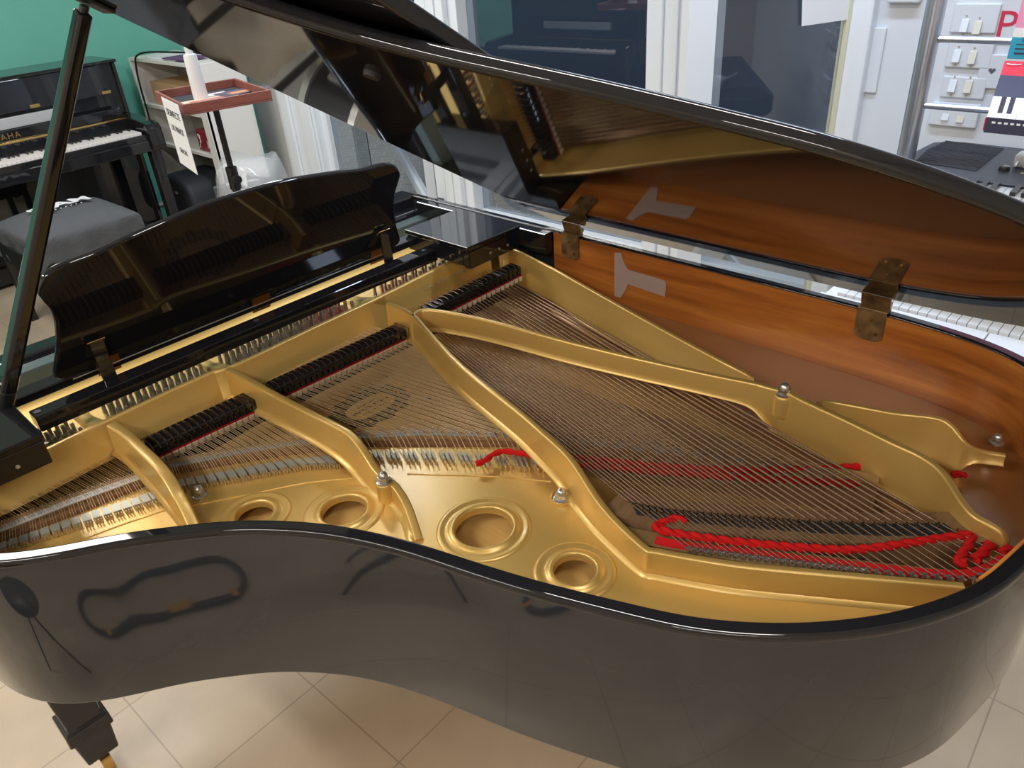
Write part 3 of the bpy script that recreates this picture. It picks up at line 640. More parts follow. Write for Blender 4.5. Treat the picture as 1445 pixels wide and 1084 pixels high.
# ---------------- music desk, leaning back towards the strings
AN = radians(71)
halfd = [(0, .262), (.08, .2605), (.15, .252), (.22, .242), (.28, .232), (.325, .229), (.350, .226), (.368, .216), (.380, .200), (.384, .188), (.380, .170), (.374, .150), (.372, .125), (.376, .095), (.384, .06), (.394, .03), (.400, .012), (.398, .002), (.385, -.006), (.36, -.008)]
hd = cr(halfd, 4); loop = hd + [(-p[0], p[1]) for p in hd[::-1] if p[0] > 1e-6]
desk = shape2d('music_desk', [loop], 0, .014, M['black'], GP, bev=.004)
DM = Matrix.Translation((.6755, .247, .989)) @ Matrix.Rotation(AN, 4, 'X') @ Matrix.Rotation(pi, 4, 'Y')
DM = frame((.6755, .247, .989), (-1, 0, 0), (0, cos(AN), sin(AN)))
# frame(): ex x ey = local z; put the thickness on the player's side
desk.matrix_world = DM @ Matrix.Translation((0, 0, -.014)) if (Vector((-1, 0, 0)).cross(Vector((0, cos(AN), sin(AN))))).y > 0 else DM
def dpt(u, v, n): return tuple(DM @ Vector((-(u-.6755), v, n)))
sgn = 1 if (Vector((-1, 0, 0)).cross(Vector((0, cos(AN), sin(AN))))).y > 0 else -1
MB().tube([dpt(.31, -.010, .002*sgn), dpt(1.05, -.010, .002*sgn)], .0012, 6).build('piano_hinge', M['steel'], desk.parent)
for u in (.345, .66, .985):
    h = MB()
    for du in (-.021, .021):
        pass
    for v0, v1 in ((-.028, -.011), (-.009, .010)):
        P = [dpt(u-.021, v0, .001*sgn), dpt(u+.021, v0, .001*sgn), dpt(u+.021, v1, .001*sgn), dpt(u-.021, v1, .001*sgn)]; Q = [dpt(u-.021, v0, .0025*sgn), dpt(u+.021, v0, .0025*sgn), dpt(u+.021, v1, .0025*sgn), dpt(u-.021, v1, .0025*sgn)]
        h.add(P+Q, [(0, 1, 2, 3), (4, 5, 6, 7), (0, 1, 5, 4), (1, 2, 6, 5), (2, 3, 7, 6), (3, 0, 4, 7)])
    hh = h.build('desk_hinge', mat('copper_brown_brass', (.38, .17, .07), .35, 1), GP)
    for du in (-.014, .0, .014): MB().tube([dpt(u+du, -.02, .002*sgn), dpt(u+du, -.02, .004*sgn)], .002, 8).build('screw', M['brass'], hh)
for u in (.338, .998):
    a = Vector(dpt(u, .064, .006*sgn)); c = Vector((u+.0, .278, .967)); c.x = u+.001
    d = (c-a).normalized(); F = frame(a, d, Vector((1, 0, 0)))
    MB().box(0, (c-a).length, -.0125, .0125, -.003, .003, F).build('desk_prop', M['black'], GP, bevel=.0012)
    e_ = .0155
    MB().tube([dpt(u-e_, .052, .002*sgn), dpt(u-e_, .064, .010*sgn), dpt(u+e_, .064, .010*sgn), dpt(u+e_, .052, .002*sgn)], .0012, 6).build('prop_bracket', M['brass'], GP, smooth=60)

# ---------------- lid
TL = radians(32.1); ZL = 1.015
LIDM = Matrix.Translation((0, 0, ZL)) @ Matrix.Rotation(-TL, 4, 'Y')
def lidp(u, y, n): return tuple(LIDM @ Vector((u, y, n)))
lo = []
for i_, p in enumerate(offset(INN, -1.0)):
    q = INN[i_]; k_ = .021-.016*max(0, min(1, (q[1]-.85)/.5)) if q[0] > .3 else .020-.01*max(0, min(1, (q[1]-1.2)/.3))
    lo.append((q[0]+(p[0]-q[0])*k_, q[1]+(p[1]-q[1])*k_))
lo = [p for p in lo if p[1] > .479]
# keep the bass edge straight down to the flap joint
lid_loop = [(-.022, .479)] + [p for p in lo if p[1] > .50] + [(W+.021, .479)]
lid = shape2d('lid', [lid_loop], 0, .019, M['black'], GP, bev=.007, res=5); lid.matrix_world = LIDM
fo = [(-.022, .481), (W+.026, .481), (W+.026, 1.02), (W+.020, 1.033), (W+.008, 1.040), (-.022, 1.040)]
flap = shape2d('lid_flap', [fo], .026, .046, M['black'], GP, bev=.005, res=4); flap.matrix_world = LIDM
for i, (u, y) in enumerate(((.14, .500), (.7, .500), (1.25, .500))):
    MB().box(u-.03, u+.03, y-.03, y-.018, .005, .04, LIDM).build('flap_hinge', M['oldbrass'], GP, bevel=.001)
MB().box(1.045, 1.095, .488, .525, -.006, 0, LIDM).build('prop_socket', M['satin'], GP, bevel=.002)
# rubber bumpers and latch seen on the underside
for u, y in ((.905, .90), (1.20, .60)): MB().lathe([(.010, -.006), (.011, 0)], lidp(u, y, 0), 16, Matrix.Rotation(-TL, 4, 'Y')).build('lid_bumper', mat('rubber', (.02, .02, .02), .6), GP)
# prop stick
A_ = Vector((1.232, .325, .955)); B_ = Vector(lidp(1.077, .508, -.006))
A_ = Vector(at3(-3, 612, .945)); d = (B_-A_).normalized(); F = frame(A_, d, Vector((0, 1, 0)))
LN = (B_-A_).length
mb = MB(); w0, w1, tt = .0185, .013, .010
# a tapered bar with rounded corners
def bar(mb, F, z0, z1, a0, a1, t0, t1):
    vs = []
    for z, a, t in ((z0, a0, t0), (z1, a1, t1)):
        for x, y in ((-a, -t*.5), (-a*.7, -t), (a*.7, -t), (a, -t*.5), (a, t*.5), (a*.7, t), (-a*.7, t), (-a, t*.5)): vs.append(F @ Vector((z, x, y)))
    return mb.add(vs, [tuple(range(8)), tuple(range(8, 16))]+[(k, (k+1) % 8, 8+(k+1) % 8, 8+k) for k in range(8)])
bar(mb, F, .10, LN-.012, .0165, .0130, .0125, .0095)
pr = mb.build('lid_prop', M['black'], GP, bevel=.003)
bar(MB(), F, -.03, .10, .0155, .0165, .010, .0125).build('prop_hinge_arm', M['satin'], GP, bevel=.003)
MB().tube([F @ Vector((LN-.02, 0, 0)), F @ Vector((LN-.004, 0, 0))], .006, 10).build('prop_tip', M['satin'], GP)
# ---------------- brass lid hinges
def hinge(y):
    t = MB(); w_ = .026
    def plate_(A, ex, ey, w0, L_, th):
        F = frame(A, ex, ey); P = [(-w_, 0), (w_, 0), (w_, L_-.008), (w_*.6, L_), (-w_*.6, L_), (-w_, L_-.008)]
        n = len(P); vs = [F @ Vector((p[0], p[1], z)) for z in (0, th) for p in P]
        t.add(vs, [tuple(range(n)), tuple(range(n, 2*n))]+[(i, (i+1) % n, n+(i+1) % n, n+i) for i in range(n)])
    plate_((.0095, y, .990), (0, 1, 0), (0, 0, -1), w_, .062, .0018)
    t.box(-.012, .0105, y-w_, y+w_, .9865, .991)
    h = t.build('lid_hinge', M['oldbrass'], GP, bevel=.0008)
    for a in (-.5, 0, .5):
        MB().tube([(-.009, y+a*.034-.008, ZR+.014), (-.009, y+a*.034+.008, ZR+.014)], .0062, 10).build('hinge_knuckle', M['oldbrass'], h)
    t2 = MB(); s0 = Vector((-.009, 0, ZR+.014)); 
    t2.add([(-.004, y-w_, .9885), (-.004, y+w_, .9885), tuple(Vector(lidp(.006, y+w_, -.001))), tuple(Vector(lidp(.006, y-w_, -.001))), (-.010, y-w_, .9885), (-.010, y+w_, .9885), tuple(Vector(lidp(-.002, y+w_, -.001))), tuple(Vector(lidp(-.002, y-w_, -.001)))],
           [(0, 1, 2, 3), (4, 5, 6, 7), (0, 1, 5, 4), (1, 2, 6, 5), (2, 3, 7, 6), (3, 0, 4, 7)])
    t2.build('hinge_web', M['oldbrass'], h)
    for dy, z in ((-.014, .945), (.014, .945), (0, .972)):
        MB().tube([(.0110, y+dy, z), (.0128, y+dy, z)], .0030, 10).build('screw', M['brass'], h)
for y in (.558, 1.268): hinge(y)
# ---------------- tail fittings, legs
for dz in (0, .03): MB().tube([atx(1440, 668, .30+dz) if 0 else Vector((.40+dz, 1.632, .90)), Vector((.40+dz, 1.626, .90))], .006, 12).build('rim_screw', M['steel'], GP)
def leg(x, y, rz):
    T = Matrix.Translation((x, y, 0)) @ Matrix.Rotation(rz, 4, 'Z')
    def fr(mb, secs):
        vs = [T @ Vector((sx*a, sy*a2, z)) for z, a, a2 in secs for sx, sy in ((-1, -1), (1, -1), (1, 1), (-1, 1))]
        n = len(secs); return mb.add(vs, [(0, 1, 2, 3), tuple(range(4*n-4, 4*n))]+[(4*i+k, 4*i+(k+1) % 4, 4*i+4+(k+1) % 4, 4*i+4+k) for i in range(n-1) for k in range(4)])
    l_ = fr(MB(), [(.700, .060, .060), (.66, .060, .060), (.645, .050, .050), (.20, .036, .036), (.195, .046, .046), (.165, .047, .047), (.155, .040, .040), (.075, .034, .034)]).build('leg', M['rimblack'], GP, bevel=.004)
    MB().tube([(x, y, .075), (x, y, .05)], .012, 12).build('caster_stem', M['brass'], l_)
    MB().tube([(x-.011, y, .028), (x+.011, y, .028)], .028, 24).build('caster_wheel', M['brass'], l_, smooth=40)
    return l_
for lx, ly in ((1.288, .172), (.06, .172), (.33, 1.42)): leg(lx, ly, 0)

# ================================================================== OTHER THINGS IN THE ROOM
# ---------------- upright pianos
mivory = mat('key_white', (.80, .76, .74), .3); mebony = mat('key_black', (.015, .015, .016), .25)
def keyboard(parent, x0, x1, y0, y1, z, simple=False, low_first=1):
    n = 52; w_ = (x1-x0)/n; yb = lerp(y1, y0, .64)
    if simple:
        mb = MB()
        for i in range(n): mb.box(x0+i*w_+.0006, x0+(i+1)*w_-.0006, y0, y1, z-.018, z)
        mb.build('white_keys', mivory, parent)
    else:
        base = MB().box(.0006, w_-.0006, y0, y1, z-.018, z).build('white_key', mivory, parent, bevel=.001, seg=1); base.location.x = x0
        for i in range(1, n): c = base.copy(); COL.objects.link(c); c.parent = parent; c.location.x = x0+i*w_
    b0 = None; mb = MB()
    for i in range(n-1):
        if (i+5) % 7 in (0, 1, 3, 4, 5):          # A B C D E F G
            if simple: mb.box(x0+(i+1)*w_-.0055, x0+(i+1)*w_+.0055, y0, yb, z, z+.012)
            elif b0 is None: b0 = MB().box(-.0052, .0052, y0, yb, z, z+.012).build('black_key', mebony, parent, bevel=.0015, seg=2); b0.location.x = x0+(i+1)*w_
            else: c = b0.copy(); COL.objects.link(c); c.parent = parent; c.location.x = x0+(i+1)*w_
    if simple: mb.build('black_keys', mebony, parent)
mstrip = mat('pale_felt_strip', (.42, .43, .45), .8)
def upright(loc, rz, label, simple):
    t = thing('upright_piano', label, 'piano', loc, rz)
    K = M['black']
    MB().box(-.712, -.690, -.17, .175, 0, 1.085).build('side_panel', K, t, bevel=.004)
    MB().box(.690, .712, -.17, .175, 0, 1.085).build('side_panel', K, t, bevel=.004)
    MB().box(-.690, .690, -.17, -.16, .05, 1.08).build('back_board', M['satin'], t)
    MB().box(-.722, .722, -.175, .185, 1.085, 1.103).build('top_lid', K, t, bevel=.005)
    MB().box(-.690, .690, .150, .162, .80, 1.085).build('upper_panel', K, t)
    f = MB().add([(-.60, .164, .935), (.60, .164, .935), (.60, .205, .925), (-.60, .205, .925), (-.60, .164, 1.083), (.60, .164, 1.083), (.60, .180, 1.083), (-.60, .180, 1.083)], [(0, 1, 2, 3), (4, 5, 6, 7), (0, 1, 5, 4), (1, 2, 6, 5), (2, 3, 7, 6), (3, 0, 4, 7)]).build('music_flap', K, t, bevel=.003)
    for x in (-.60, -.20, .20, .60): MB().box(x-.026, x+.026, .181, .211, .929, .946).build('flap_hinge', M['brass'], t, bevel=.001)
    MB().box(-.34, .34, .164, .20, .845, .903).build('music_ledge', mstrip, t, bevel=.004)
    fb = MB().box(-.64, .64, .215, .232, .79, .845).build('fallboard_leaf', K, t, bevel=.003)
    text('maker_lettering', 'YAMAHA', .044, M['brass'], fb, frame((.035, .2325, .815), (-1, 0, 0), (0, 0, 1)), .0006, space=1.25)
    MB().box(-.65, .65, .20, .245, .779, .789).build('brass_hinge', M['brass'], t, bevel=.001)
    MB().box(-.65, .65, .225, .240, .730, .779).build('fallboard', K, t)
    keyboard(t, -.612, .612, .350 if 0 else .345, .495, .735, simple)
    MB().box(-.62, .62, .235, .350, .70, .742).build('key_block', K, t)
    MB().box(-.69, .69, .17, .53, .625, .690).build('key_bed', K, t, bevel=.006)
    MB().box(-.64, .64, .503, .520, .66, .722).build('key_slip', K, t, bevel=.004)
    for s in (-1, 1):
        x0, x1 = sorted((s*.628, s*.712)); prof = [(.17, .63), (.545, .63), (.555, .66), (.55, .755), (.53, .775), (.48, .785), (.30, .80), (.17, .80)]
        n = len(prof); MB().add([(x, p[0], p[1]) for x in (x0, x1) for p in prof], [tuple(range(n)), tuple(range(n, 2*n))]+[(i, (i+1) % n, n+(i+1) % n, n+i) for i in range(n)]).build('arm', K, t, bevel=.006)
    MB().box(-.690, .690, .125, .14, .12, .62).build('lower_panel', K, t)
    MB().box(-.690, .690, -.15, .165, .02, .12).build('plinth', K, t, bevel=.004)
    for s in (-1, 1):
        MB().box(s*.66-.03, s*.66+.03, .44, .50, .06, .63).build('leg', K, t, bevel=.005)
        MB().box(s*.66-.035, s*.66+.035, .14, .52, .02, .065).build('toe_block', K, t, bevel=.005)
    for x in (-.085, 0, .085):
        p = [(-.017, .16), (.017, .16), (.021, .24), (.018, .28), (-.018, .28), (-.021, .24)]
        MB().prism([(x+a, b_) for a, b_ in p], .052, .066).build('pedal', M['brass'], t, bevel=.004)
    for s in (-1, 1):
        for y in (-.12, .44): MB().tube([(s*.66-.012, y, .022), (s*.66+.012, y, .022)], .022, 16).build('caster', M['brass'], t)
    return t
c = rp(.155, -3.545-.0)
u1 = upright((.16, -3.53, 0), 0, 'black upright piano against the green wall, gold lettering over its keys', False)
u1.rotation_euler.z = ROT*.5
upright((1.60, -2.45, 0), radians(90)+ROT, 'black upright piano standing at the left beyond the frame, mirrored in the window', True)

# ---------------- bench with its grey cover
t = thing('piano_bench', 'black piano bench in front of the upright piano by the green wall', 'bench', (.235, -2.53, 0), ROT)
MB().box(-.27, .27, -.24, .24, .34, .44).build('frame', M['satin'], t, bevel=.004)
for sx in (-1, 1):
    for sy in (-1, 1): MB().box(sx*.255-.018, sx*.255+.018, sy*.225-.018, sy*.225+.018, 0, .36).build('leg', M['satin'], t, bevel=.003)
mcl = mat('dark_grey_cloth', (.085, .09, .098), .95, spec=.2); mp = texco(mcl); a = noise(mcl, mp, 9, 5, .6, .6); bump(mcl, a.outputs[0], .7, .02)
def ctop(x, y): return .520+.045*(1-min(abs(x/.262), 1)**4)*(1-min(abs(y/.265), 1)**4)+.004
b_ = bpy.data.meshes.new('bench_cover'); NX, NY = 40, 30; vs = []; fs = []
for j in range(NY+1):
    for i in range(NX+1):
        u, v = i/NX*2-1, j/NY*2-1; hx, hy = .262, .265
        ru, rv = u*1.38, v*1.38; x = max(-1, min(1, ru)); y = max(-1, min(1, rv)); dx, dy = abs(ru)-1, abs(rv)-1
        drop = max(dx, dy, 0); z = .530+.045*(1-abs(x)**4)*(1-abs(y)**4)+(.006*sin(5*u+2*v)*cos(4*v-u) if drop > 0 else 0)
        z -= min(drop*.40, .15)+ (0.02*sin(9*u+6*v)+.012*sin(17*u-11*v) if drop > .04 else 0)*min(1, drop*4)
        k = 1+ (.02*sin(14*u)+.02*sin(12*v))*min(1, drop*5)
        vs.append((x*hx*k, y*hy*k, z-.01))
for j in range(NY):
    for i in range(NX): a0 = j*(NX+1)+i; fs.append((a0, a0+1, a0+NX+2, a0+NX+1))
b_.from_pydata(vs, [], fs); cov = finish(b_, 'bench_cover', mcl, None, 60); cov.location = (.235, -2.53, 0); cov.rotation_euler = (0, 0, ROT)
sm = cov.modifiers.new('s', 'SOLIDIFY'); sm.thickness = .004; sb = cov.modifiers.new('u', 'SUBSURF'); sb.levels = 1; sb.render_levels = 1
tag(cov, 'dark grey cloth cover with white lettering draped over the piano bench', 'cover')
for s_, sz, yy, ft in (('" JAM', .125, -.035, .0035), ('. . . . . . .', .05, .03, .001)):
    lt = text('cover_lettering', s_, sz, M['white'], cov, frame((-.015, yy, 0), (-1, 0, 0), (0, -1, 0)), .0008, fat=ft)
    import bmesh
    bm = bmesh.new(); bm.from_mesh(lt.data); bmesh.ops.subdivide_edges(bm, edges=[e for e in bm.edges if e.calc_length() > .012], cuts=2); bmesh.ops.triangulate(bm, faces=bm.faces); bm.to_mesh(lt.data); bm.free()
    for v in lt.data.vertices: v.co.z += ctop(v.co.x, v.co.y)+.014

# ---------------- bookcase and what is in it
BX0, BX1, BY0, BY1 = -1.07, -.77, -3.70, -2.81
t = thing('bookcase', 'white open bookcase in the corner beside the green wall', 'bookcase', (0, 0, 0))
mw = mat('cream_white_laminate', (.74, .73, .70), .5)
MB().box(BX0, BX1, BY0, BY0+.018, 0, 1.06).build('side_panel', mw, t); MB().box(BX0, BX1, BY1-.018, BY1, 0, 1.06).build('side_panel', mw, t)
MB().box(BX1-.015, BX1+.004, BY1-.075, BY1, 0, 1.04).build('front_stile', mw, t)
MB().box(BX0-.012, BX0, BY0, BY1+.012, 0, 1.05).build('back_panel', mat('dark_green_back', (.02, .10, .085), .5), t)
for z in (1.045, .785, .545, .09): MB().box(BX0, BX1-.002, BY0+.018, BY1-.018, z-.018 if z < 1 else z-.0, z if z < 1 else z+.018).build('shelf', mw, t)
MB().box(BX0+.0, BX0+.01, BY0+.018, BY1-.018, .09, 1.045).build('inner_back', mat('grey_inner_back', (.50, .47, .42), .7), t)  # plain grey board before the back panel
mcard = mat('cardboard', (.52, .34, .18), .8)
bx = MB().box(-1.03, -.80, -3.55, -3.02, .786, .925).build('cardboard_box', mcard, None, bevel=.002); tag(bx, 'brown cardboard box with red lettering on the upper bookcase shelf', 'box')
text('box_lettering', 'FLUTE', .05, mat('red_print', (.55, .05, .03), .6), bx, frame((-.799, -3.33, .825), (0, 1, 0), (0, 0, 1)), space=1.5)
MB().box(-.7995, -.7985, -3.14, -3.06, .845, .885).build('printed_mark', mat('brown_print', (.16, .09, .05), .7), bx)
mmar = mat('maroon_case', (.22, .02, .035), .4)
c1 = MB().box(-1.0, -.80, -3.10, -2.90, .546, .675).build('maroon_case', mmar, None, bevel=.012, seg=3); tag(c1, 'maroon red case with white scribble on the middle bookcase shelf', 'case')
MB().tube([(-.7985, -3.06+.012*cos(k*.9), .60+.05*sin(k*.35)+.0*k) for k in range(12)], .002, 5).build('clear_strap', M['paper'], c1)
text('case_mark', 'Jp', .05, M['paper'], c1, frame((-.7985, -2.955, .60), (0, 1, 0), (0, 0, 1)))
mblk = mat('black_nylon', (.018, .02, .026), .7)
cs = shape2d('instrument_case', [cr([(-.22, -.10), (-.24, .02), (-.18, .12), (-.05, .155), (.10, .15), (.21, .11), (.24, 0), (.22, -.12), (.05, -.14), (-.12, -.14)], 5, True)], -.15, .15, mblk, None, bev=.03)
cs.matrix_world = frame((-.78, -3.26, .245), (0, 1, 0), (0, 0, 1)); tag(cs, 'black soft instrument case on the bottom bookcase shelf', 'case')
for yy in (-.03, .04): MB().box(yy-.012, yy+.012, .05, .065, .150, .158).build('buckle', M['steel'], cs)
MB().tube([(-.19, -.08, .152), (-.20, .03, .153), (-.15, .10, .153)], .003, 6).build('piping', mat('charcoal', (.05, .055, .06), .6), cs)
pp = MB().box(-1.03, -.80, -3.5, -3.1, 1.0645, 1.072, Matrix.Translation((0, 0, 0))).build('paper_stack', M['paper'], None); tag(pp, 'loose papers lying on top of the bookcase', 'papers')
pb = MB().box(-.95, -.79, -3.25, -2.98, 1.0725, 1.078, None).build('purple_booklet', mat('purple_print', (.13, .05, .16), .5), None); tag(pb, 'purple booklet on the papers on top of the bookcase', 'booklet')
cb = MB().tube(cr([(-.98, -3.0, 1.085), (-.88, -3.2, 1.098), (-.765, -3.48, 1.095), (-.755, -3.58, 1.0), (-.755, -3.61, .75), (-.755, -3.62, .4), (-.755, -3.63, .02)], 6), .006, 8).build('black_cable', M['satin'], None, smooth=60); tag(cb, 'black cable running over the bookcase top and down its left side', 'cable')
# clear bag of parts on the floor beside the bookcase
mbag = mat('clear_plastic', (.80, .82, .84), .12, alpha=.38, spec=.8)
bg = bpy.data.meshes.new('plastic_bag'); vs = []; fs = []
for j in range(15):
    v = j/14
    for i in range(32):
        a = 2*pi*i/32; r = (1+.05*sin(5*a+9*v)+.04*sin(11*a-14*v))*(1-.30*v**4); vs.append((.20*cos(a)*r, .24*sin(a)*r, .68*v+.03*sin(3*a)*v))
for j in range(14):
    for i in range(32): fs.append((j*32+i, j*32+(i+1) % 32, (j+1)*32+(i+1) % 32, (j+1)*32+i))
fs.append(tuple(range(32))[::-1]); fs.append(tuple(range(14*32, 15*32)))
bg.from_pydata(vs, [], fs); bo = finish(bg, 'plastic_bag', mbag, None, 80); bo.location = (-.55, -2.05, .002); tag(bo, 'clear plastic bag of grey parts standing beside the bookcase', 'bag')
it = thing('packed_parts', 'dark device and white connectors inside the clear plastic bag', 'parts', (-.55, -2.05, .004))
MB().box(-.12, .12, -.15, .15, .0, .56, Matrix.Rotation(.1, 4, 'X')).build('dark_device', mat('slate', (.10, .11, .13), .4), it, bevel=.01)
MB().box(-.04, .09, -.03, .05, .562, .566, Matrix.Rotation(.1, 4, 'X')).build('label', M['paper'], it)
for k in range(5): MB().tube([(-.1+.05*k, -.14+.02*k, .57), (.0+.03*k, -.05+.04*k, .60), (.08, .1-.03*k, .575)], .008, 8).build('connector', M['paper'], it, smooth=60)

# ---------------- tray stand with bottle, leaflets and notice
TA, TB, TC, TD = [Vector(at3(*q, 1.2)) for q in ((215, 128), (257, 149), (383, 126), (333, 110))]
tc = (TA+TB+TC+TD)/4; ex = ((TC-TB)+(TD-TA)).normalized(); ey = Vector((-ex.y, ex.x, 0)); hx = ((TC-TB).length+(TD-TA).length)/4*.98; hy = ((TB-TA).length+(TC-TD).length)/4*.98
ts = thing('tray_stand', 'black tube stand carrying a reddish wooden tray beside the music desk', 'stand', (tc.x, tc.y, 0), math.atan2(ex.y, ex.x))
mtray = wood('reddish_tray_wood', ((.16, .045, .035), (.23, .07, .05), (.28, .09, .065)), (1, 6, 6), sc=5, rough=.5, coat=.1)
tr = MB().box(-hx, hx, -hy, hy, 1.164, 1.170).box(-hx, hx, -hy, -hy+.010, 1.170, 1.200).box(-hx, hx, hy-.010, hy, 1.170, 1.200).box(-hx, -hx+.010, -hy+.010, hy-.010, 1.170, 1.200).box(hx-.010, hx, -hy+.010, hy-.010, 1.170, 1.200).build('tray', mtray, ts, bevel=.002)
MB().box(-hx+.012, hx-.012, -hy+.012, hy-.012, 1.1702, 1.1715).build('tray_mat', mblk, tr)
MB().tube([(0, 0, .62), (0, 0, 1.164)], .011, 14).build('upper_tube', M['satin'], ts, smooth=60); MB().tube([(0, 0, .05), (0, 0, .93)], .0155, 14).build('lower_tube', M['satin'], ts, smooth=60)
MB().tube([(0, 0, .85), (0, 0, .93)], .021, 14).tube([(0, 0, .895), (.0, -.045, .895)], .006, 8).tube([(0, -.045, .895), (0, -.062, .895)], .015, 12).build('clamp_knob', M['satin'], ts, smooth=50)
for k in range(3): a = 2*pi*k/3; MB().tube([(0, 0, .30), (.22*cos(a), .22*sin(a), .012)], .010, 8).tube([(0, 0, .10), (.12*cos(a), .12*sin(a), .145)], .006, 6).build('leg', M['satin'], ts)
def ontray(u, v, z=1.1545): p = ts_m @ Vector((u, v, z)); return p
ts_m = Matrix.Translation((tc.x, tc.y, 0)) @ Matrix.Rotation(math.atan2(ex.y, ex.x), 4, 'Z')
bp_ = Vector(at3(284, 139, 1.1722)); mbt = mat('milky_plastic', (.78, .79, .80), .35)
bt = thing('sanitizer_bottle', 'tall white dispenser bottle standing in the wooden tray', 'bottle', bp_)
MB().lathe([(.025, 0), (.026, .004), (.0225, .140), (.021, .146), (.013, .148)], n=28).build('body', mbt, bt, smooth=40)
MB().lathe([(.0125, .148), (.0125, .17), (.010, .172), (.010, .180), (.0060, .181), (.0060, .190)], n=20).build('cap', mat('white_cap', (.72, .80, .80), .4), bt, smooth=40)
def leaflet(name, u, v, w_, h_, rz, col, lb, z=0, stripes=None):
    p = ontray(u, v, 1.1718+z); o = MB().box(-w_/2, w_/2, -h_/2, h_/2, 0, .0012).build(name, mat(name+'_print', col, .5), None); o.location = p; o.rotation_euler = (0, 0, rz+math.atan2(ex.y, ex.x)); tag(o, lb, 'leaflet')
    if stripes: MB().box(-w_*.3, w_*.35, -h_*.3, h_*.1, .0012, .0015).build('printed_patch', mat(name+'_patch', stripes, .5), o)
leaflet('cream_leaflet', -.02, .0, .21, .08, .1, (.72, .60, .46), 'cream leaflet with red print at the front of the wooden tray', 0, (.5, .16, .12))
leaflet('dark_flyer', .12, .045, .18, .10, .16, (.10, .07, .11), 'dark flyer with orange picture at the right in the wooden tray', .0015, (.62, .28, .14))
leaflet('white_card', .03, .085, .09, .05, .1, (.8, .82, .82), 'small white card at the back of the wooden tray', .0)
# notice hanging on the tray side
na, nb_ = Vector(at3(229, 136, 1.205)), Vector(at3(253, 148, 1.205)); dn = (nb_-na).normalized(); F = frame(na-Vector((0, 0, .0))+Vector((dn.y, -dn.x, 0))*.004, dn, (0, 0, -1))
wn = (nb_-na).length; sg = MB().box(0, wn, 0, .225, -.0006, .0006, F).build('paper_notice', M['paper'], None); tag(sg, 'white paper notice with black lettering hanging from the wooden tray', 'notice')
F2 = lambda v, k: frame(F @ Vector((wn*.5, v, k)), tuple(dn), (0, 0, 1))
side_ = .0012 if (F.to_3x3() @ Vector((0, 0, 1))).dot(CAM-na) > 0 else -.0012
for s_, v, sz in (('DESINFECTE', .045, .032), ('LAS MANOS', .095, .030), ('GRACIAS', .168, .024)): text('notice_lettering', s_, sz, M['ink'], sg, F2(v, side_), .0002)

# ---------------- keyboard stand, keyboards and boxes by the window wall
malu = mat('silver_tube', (.55, .60, .68), .28, .9)
t = thing('keyboard_stand', 'tall silver tube display stand before the light switches', 'stand', (-.90, 1.0, 0), ROT)
px_ = [(0, 0), (0, 1.05)]
for x, y in px_: MB().tube([(x, y, 0), (x, y, 1.75)], .0235, 24).build('upright_tube', malu, t, smooth=60)
for z in (1.312, 1.152): MB().tube([(0, 0, z), (0, 1.05, z)], .0085, 14).build('cross_tube', malu, t, smooth=60)
for y in (.0, 1.05):
    for z in (.915, .585): MB().tube([(0, y, z), (.32, y, z)], .012, 12).build('shelf_arm', malu, t, smooth=60)
    MB().tube([(-.25, y, .02), (.25, y, .02)], .018, 12).build('foot', malu, t, smooth=60)
# black arranger keyboard
mkb = mat('graphite_plastic', (.045, .05, .062), .45)
KX0, KX1, KY0 = -1.185, -.700, .988
t = thing('arranger_keyboard', 'black electronic keyboard with ribbed speaker grille on the silver stand', 'keyboard', (0, 0, 0), 0)
zK = 1.0
body = [(KX1+.05, KY0+.03), (KX1+.05, KY0+1.0), (KX0, KY0+1.0), (KX0, KY0+.08), (KX0+.03, KY0+.02), (KX0+.09, KY0-.0), (KX1-.02, KY0-.02)]
shape2d('body', [cr(body[:3], 1)+cr(body[3:], 5)], zK-.07, zK, mkb, t, bev=.008)
gr = MB()
for i in range(17):
    x = KX0+.035+i*.0150; gr.tube([(x-.012, KY0+.022+.012*abs(i-8)/8, zK+.0005), (x-.004, KY0+.07, zK+.002), (x, KY0+.13, zK+.002), (x+.006, KY0+.190, zK+.001)], .0026, 6)
gr.build('speaker_grille', mat('grille', (.022, .025, .034), .5), t)
MB().box(KX0+.05, KX1-.11, KY0+.20, KY0+.95, zK, zK+.003).build('control_panel', mat('panel', (.03, .034, .044), .35), t)
MB().lathe([(.013, 0), (.013, .004), (.011, .010), (.0003, .0105)], (-.935, KY0+.245, zK+.003), 24).build('volume_knob', M['satin'], t, smooth=40)
MB().box(-.937, -.933, KY0+.242, KY0+.256, zK+.0135, zK+.0145).build('knob_mark', M['white'], t)
for k in range(8):
    for j in range(2): MB().box(-.965+.035*j, -.955+.035*j, KY0+.285+.03*k, KY0+.30+.03*k, zK+.003, zK+.0045).build('panel_button', mat('button_print', ((.45, .12, .12), (.42, .38, .22))[j], .5), t)
for k in range(14): MB().box(KX1-.098, KX1-.088, KY0+.20+.03*k, KY0+.215+.03*k, zK, zK+.0012).build('printed_label', mat('label_print', (.5, .52, .56), .5), t)
for k in range(36): MB().box(KX1-.075, KX1+.048, KY0+.13+.0235*k+.0008, KY0+.13+.0235*(k+1)-.0008, zK-.002, zK+.008).build('white_key', M['white'], t)
for k in range(35):
    if k % 7 in (0, 1, 3, 4, 5): MB().box(KX1-.075, KX1-.01, KY0+.13+.0235*(k+1)-.006, KY0+.13+.0235*(k+1)+.006, zK+.008, zK+.018).build('black_key', mebony, t)
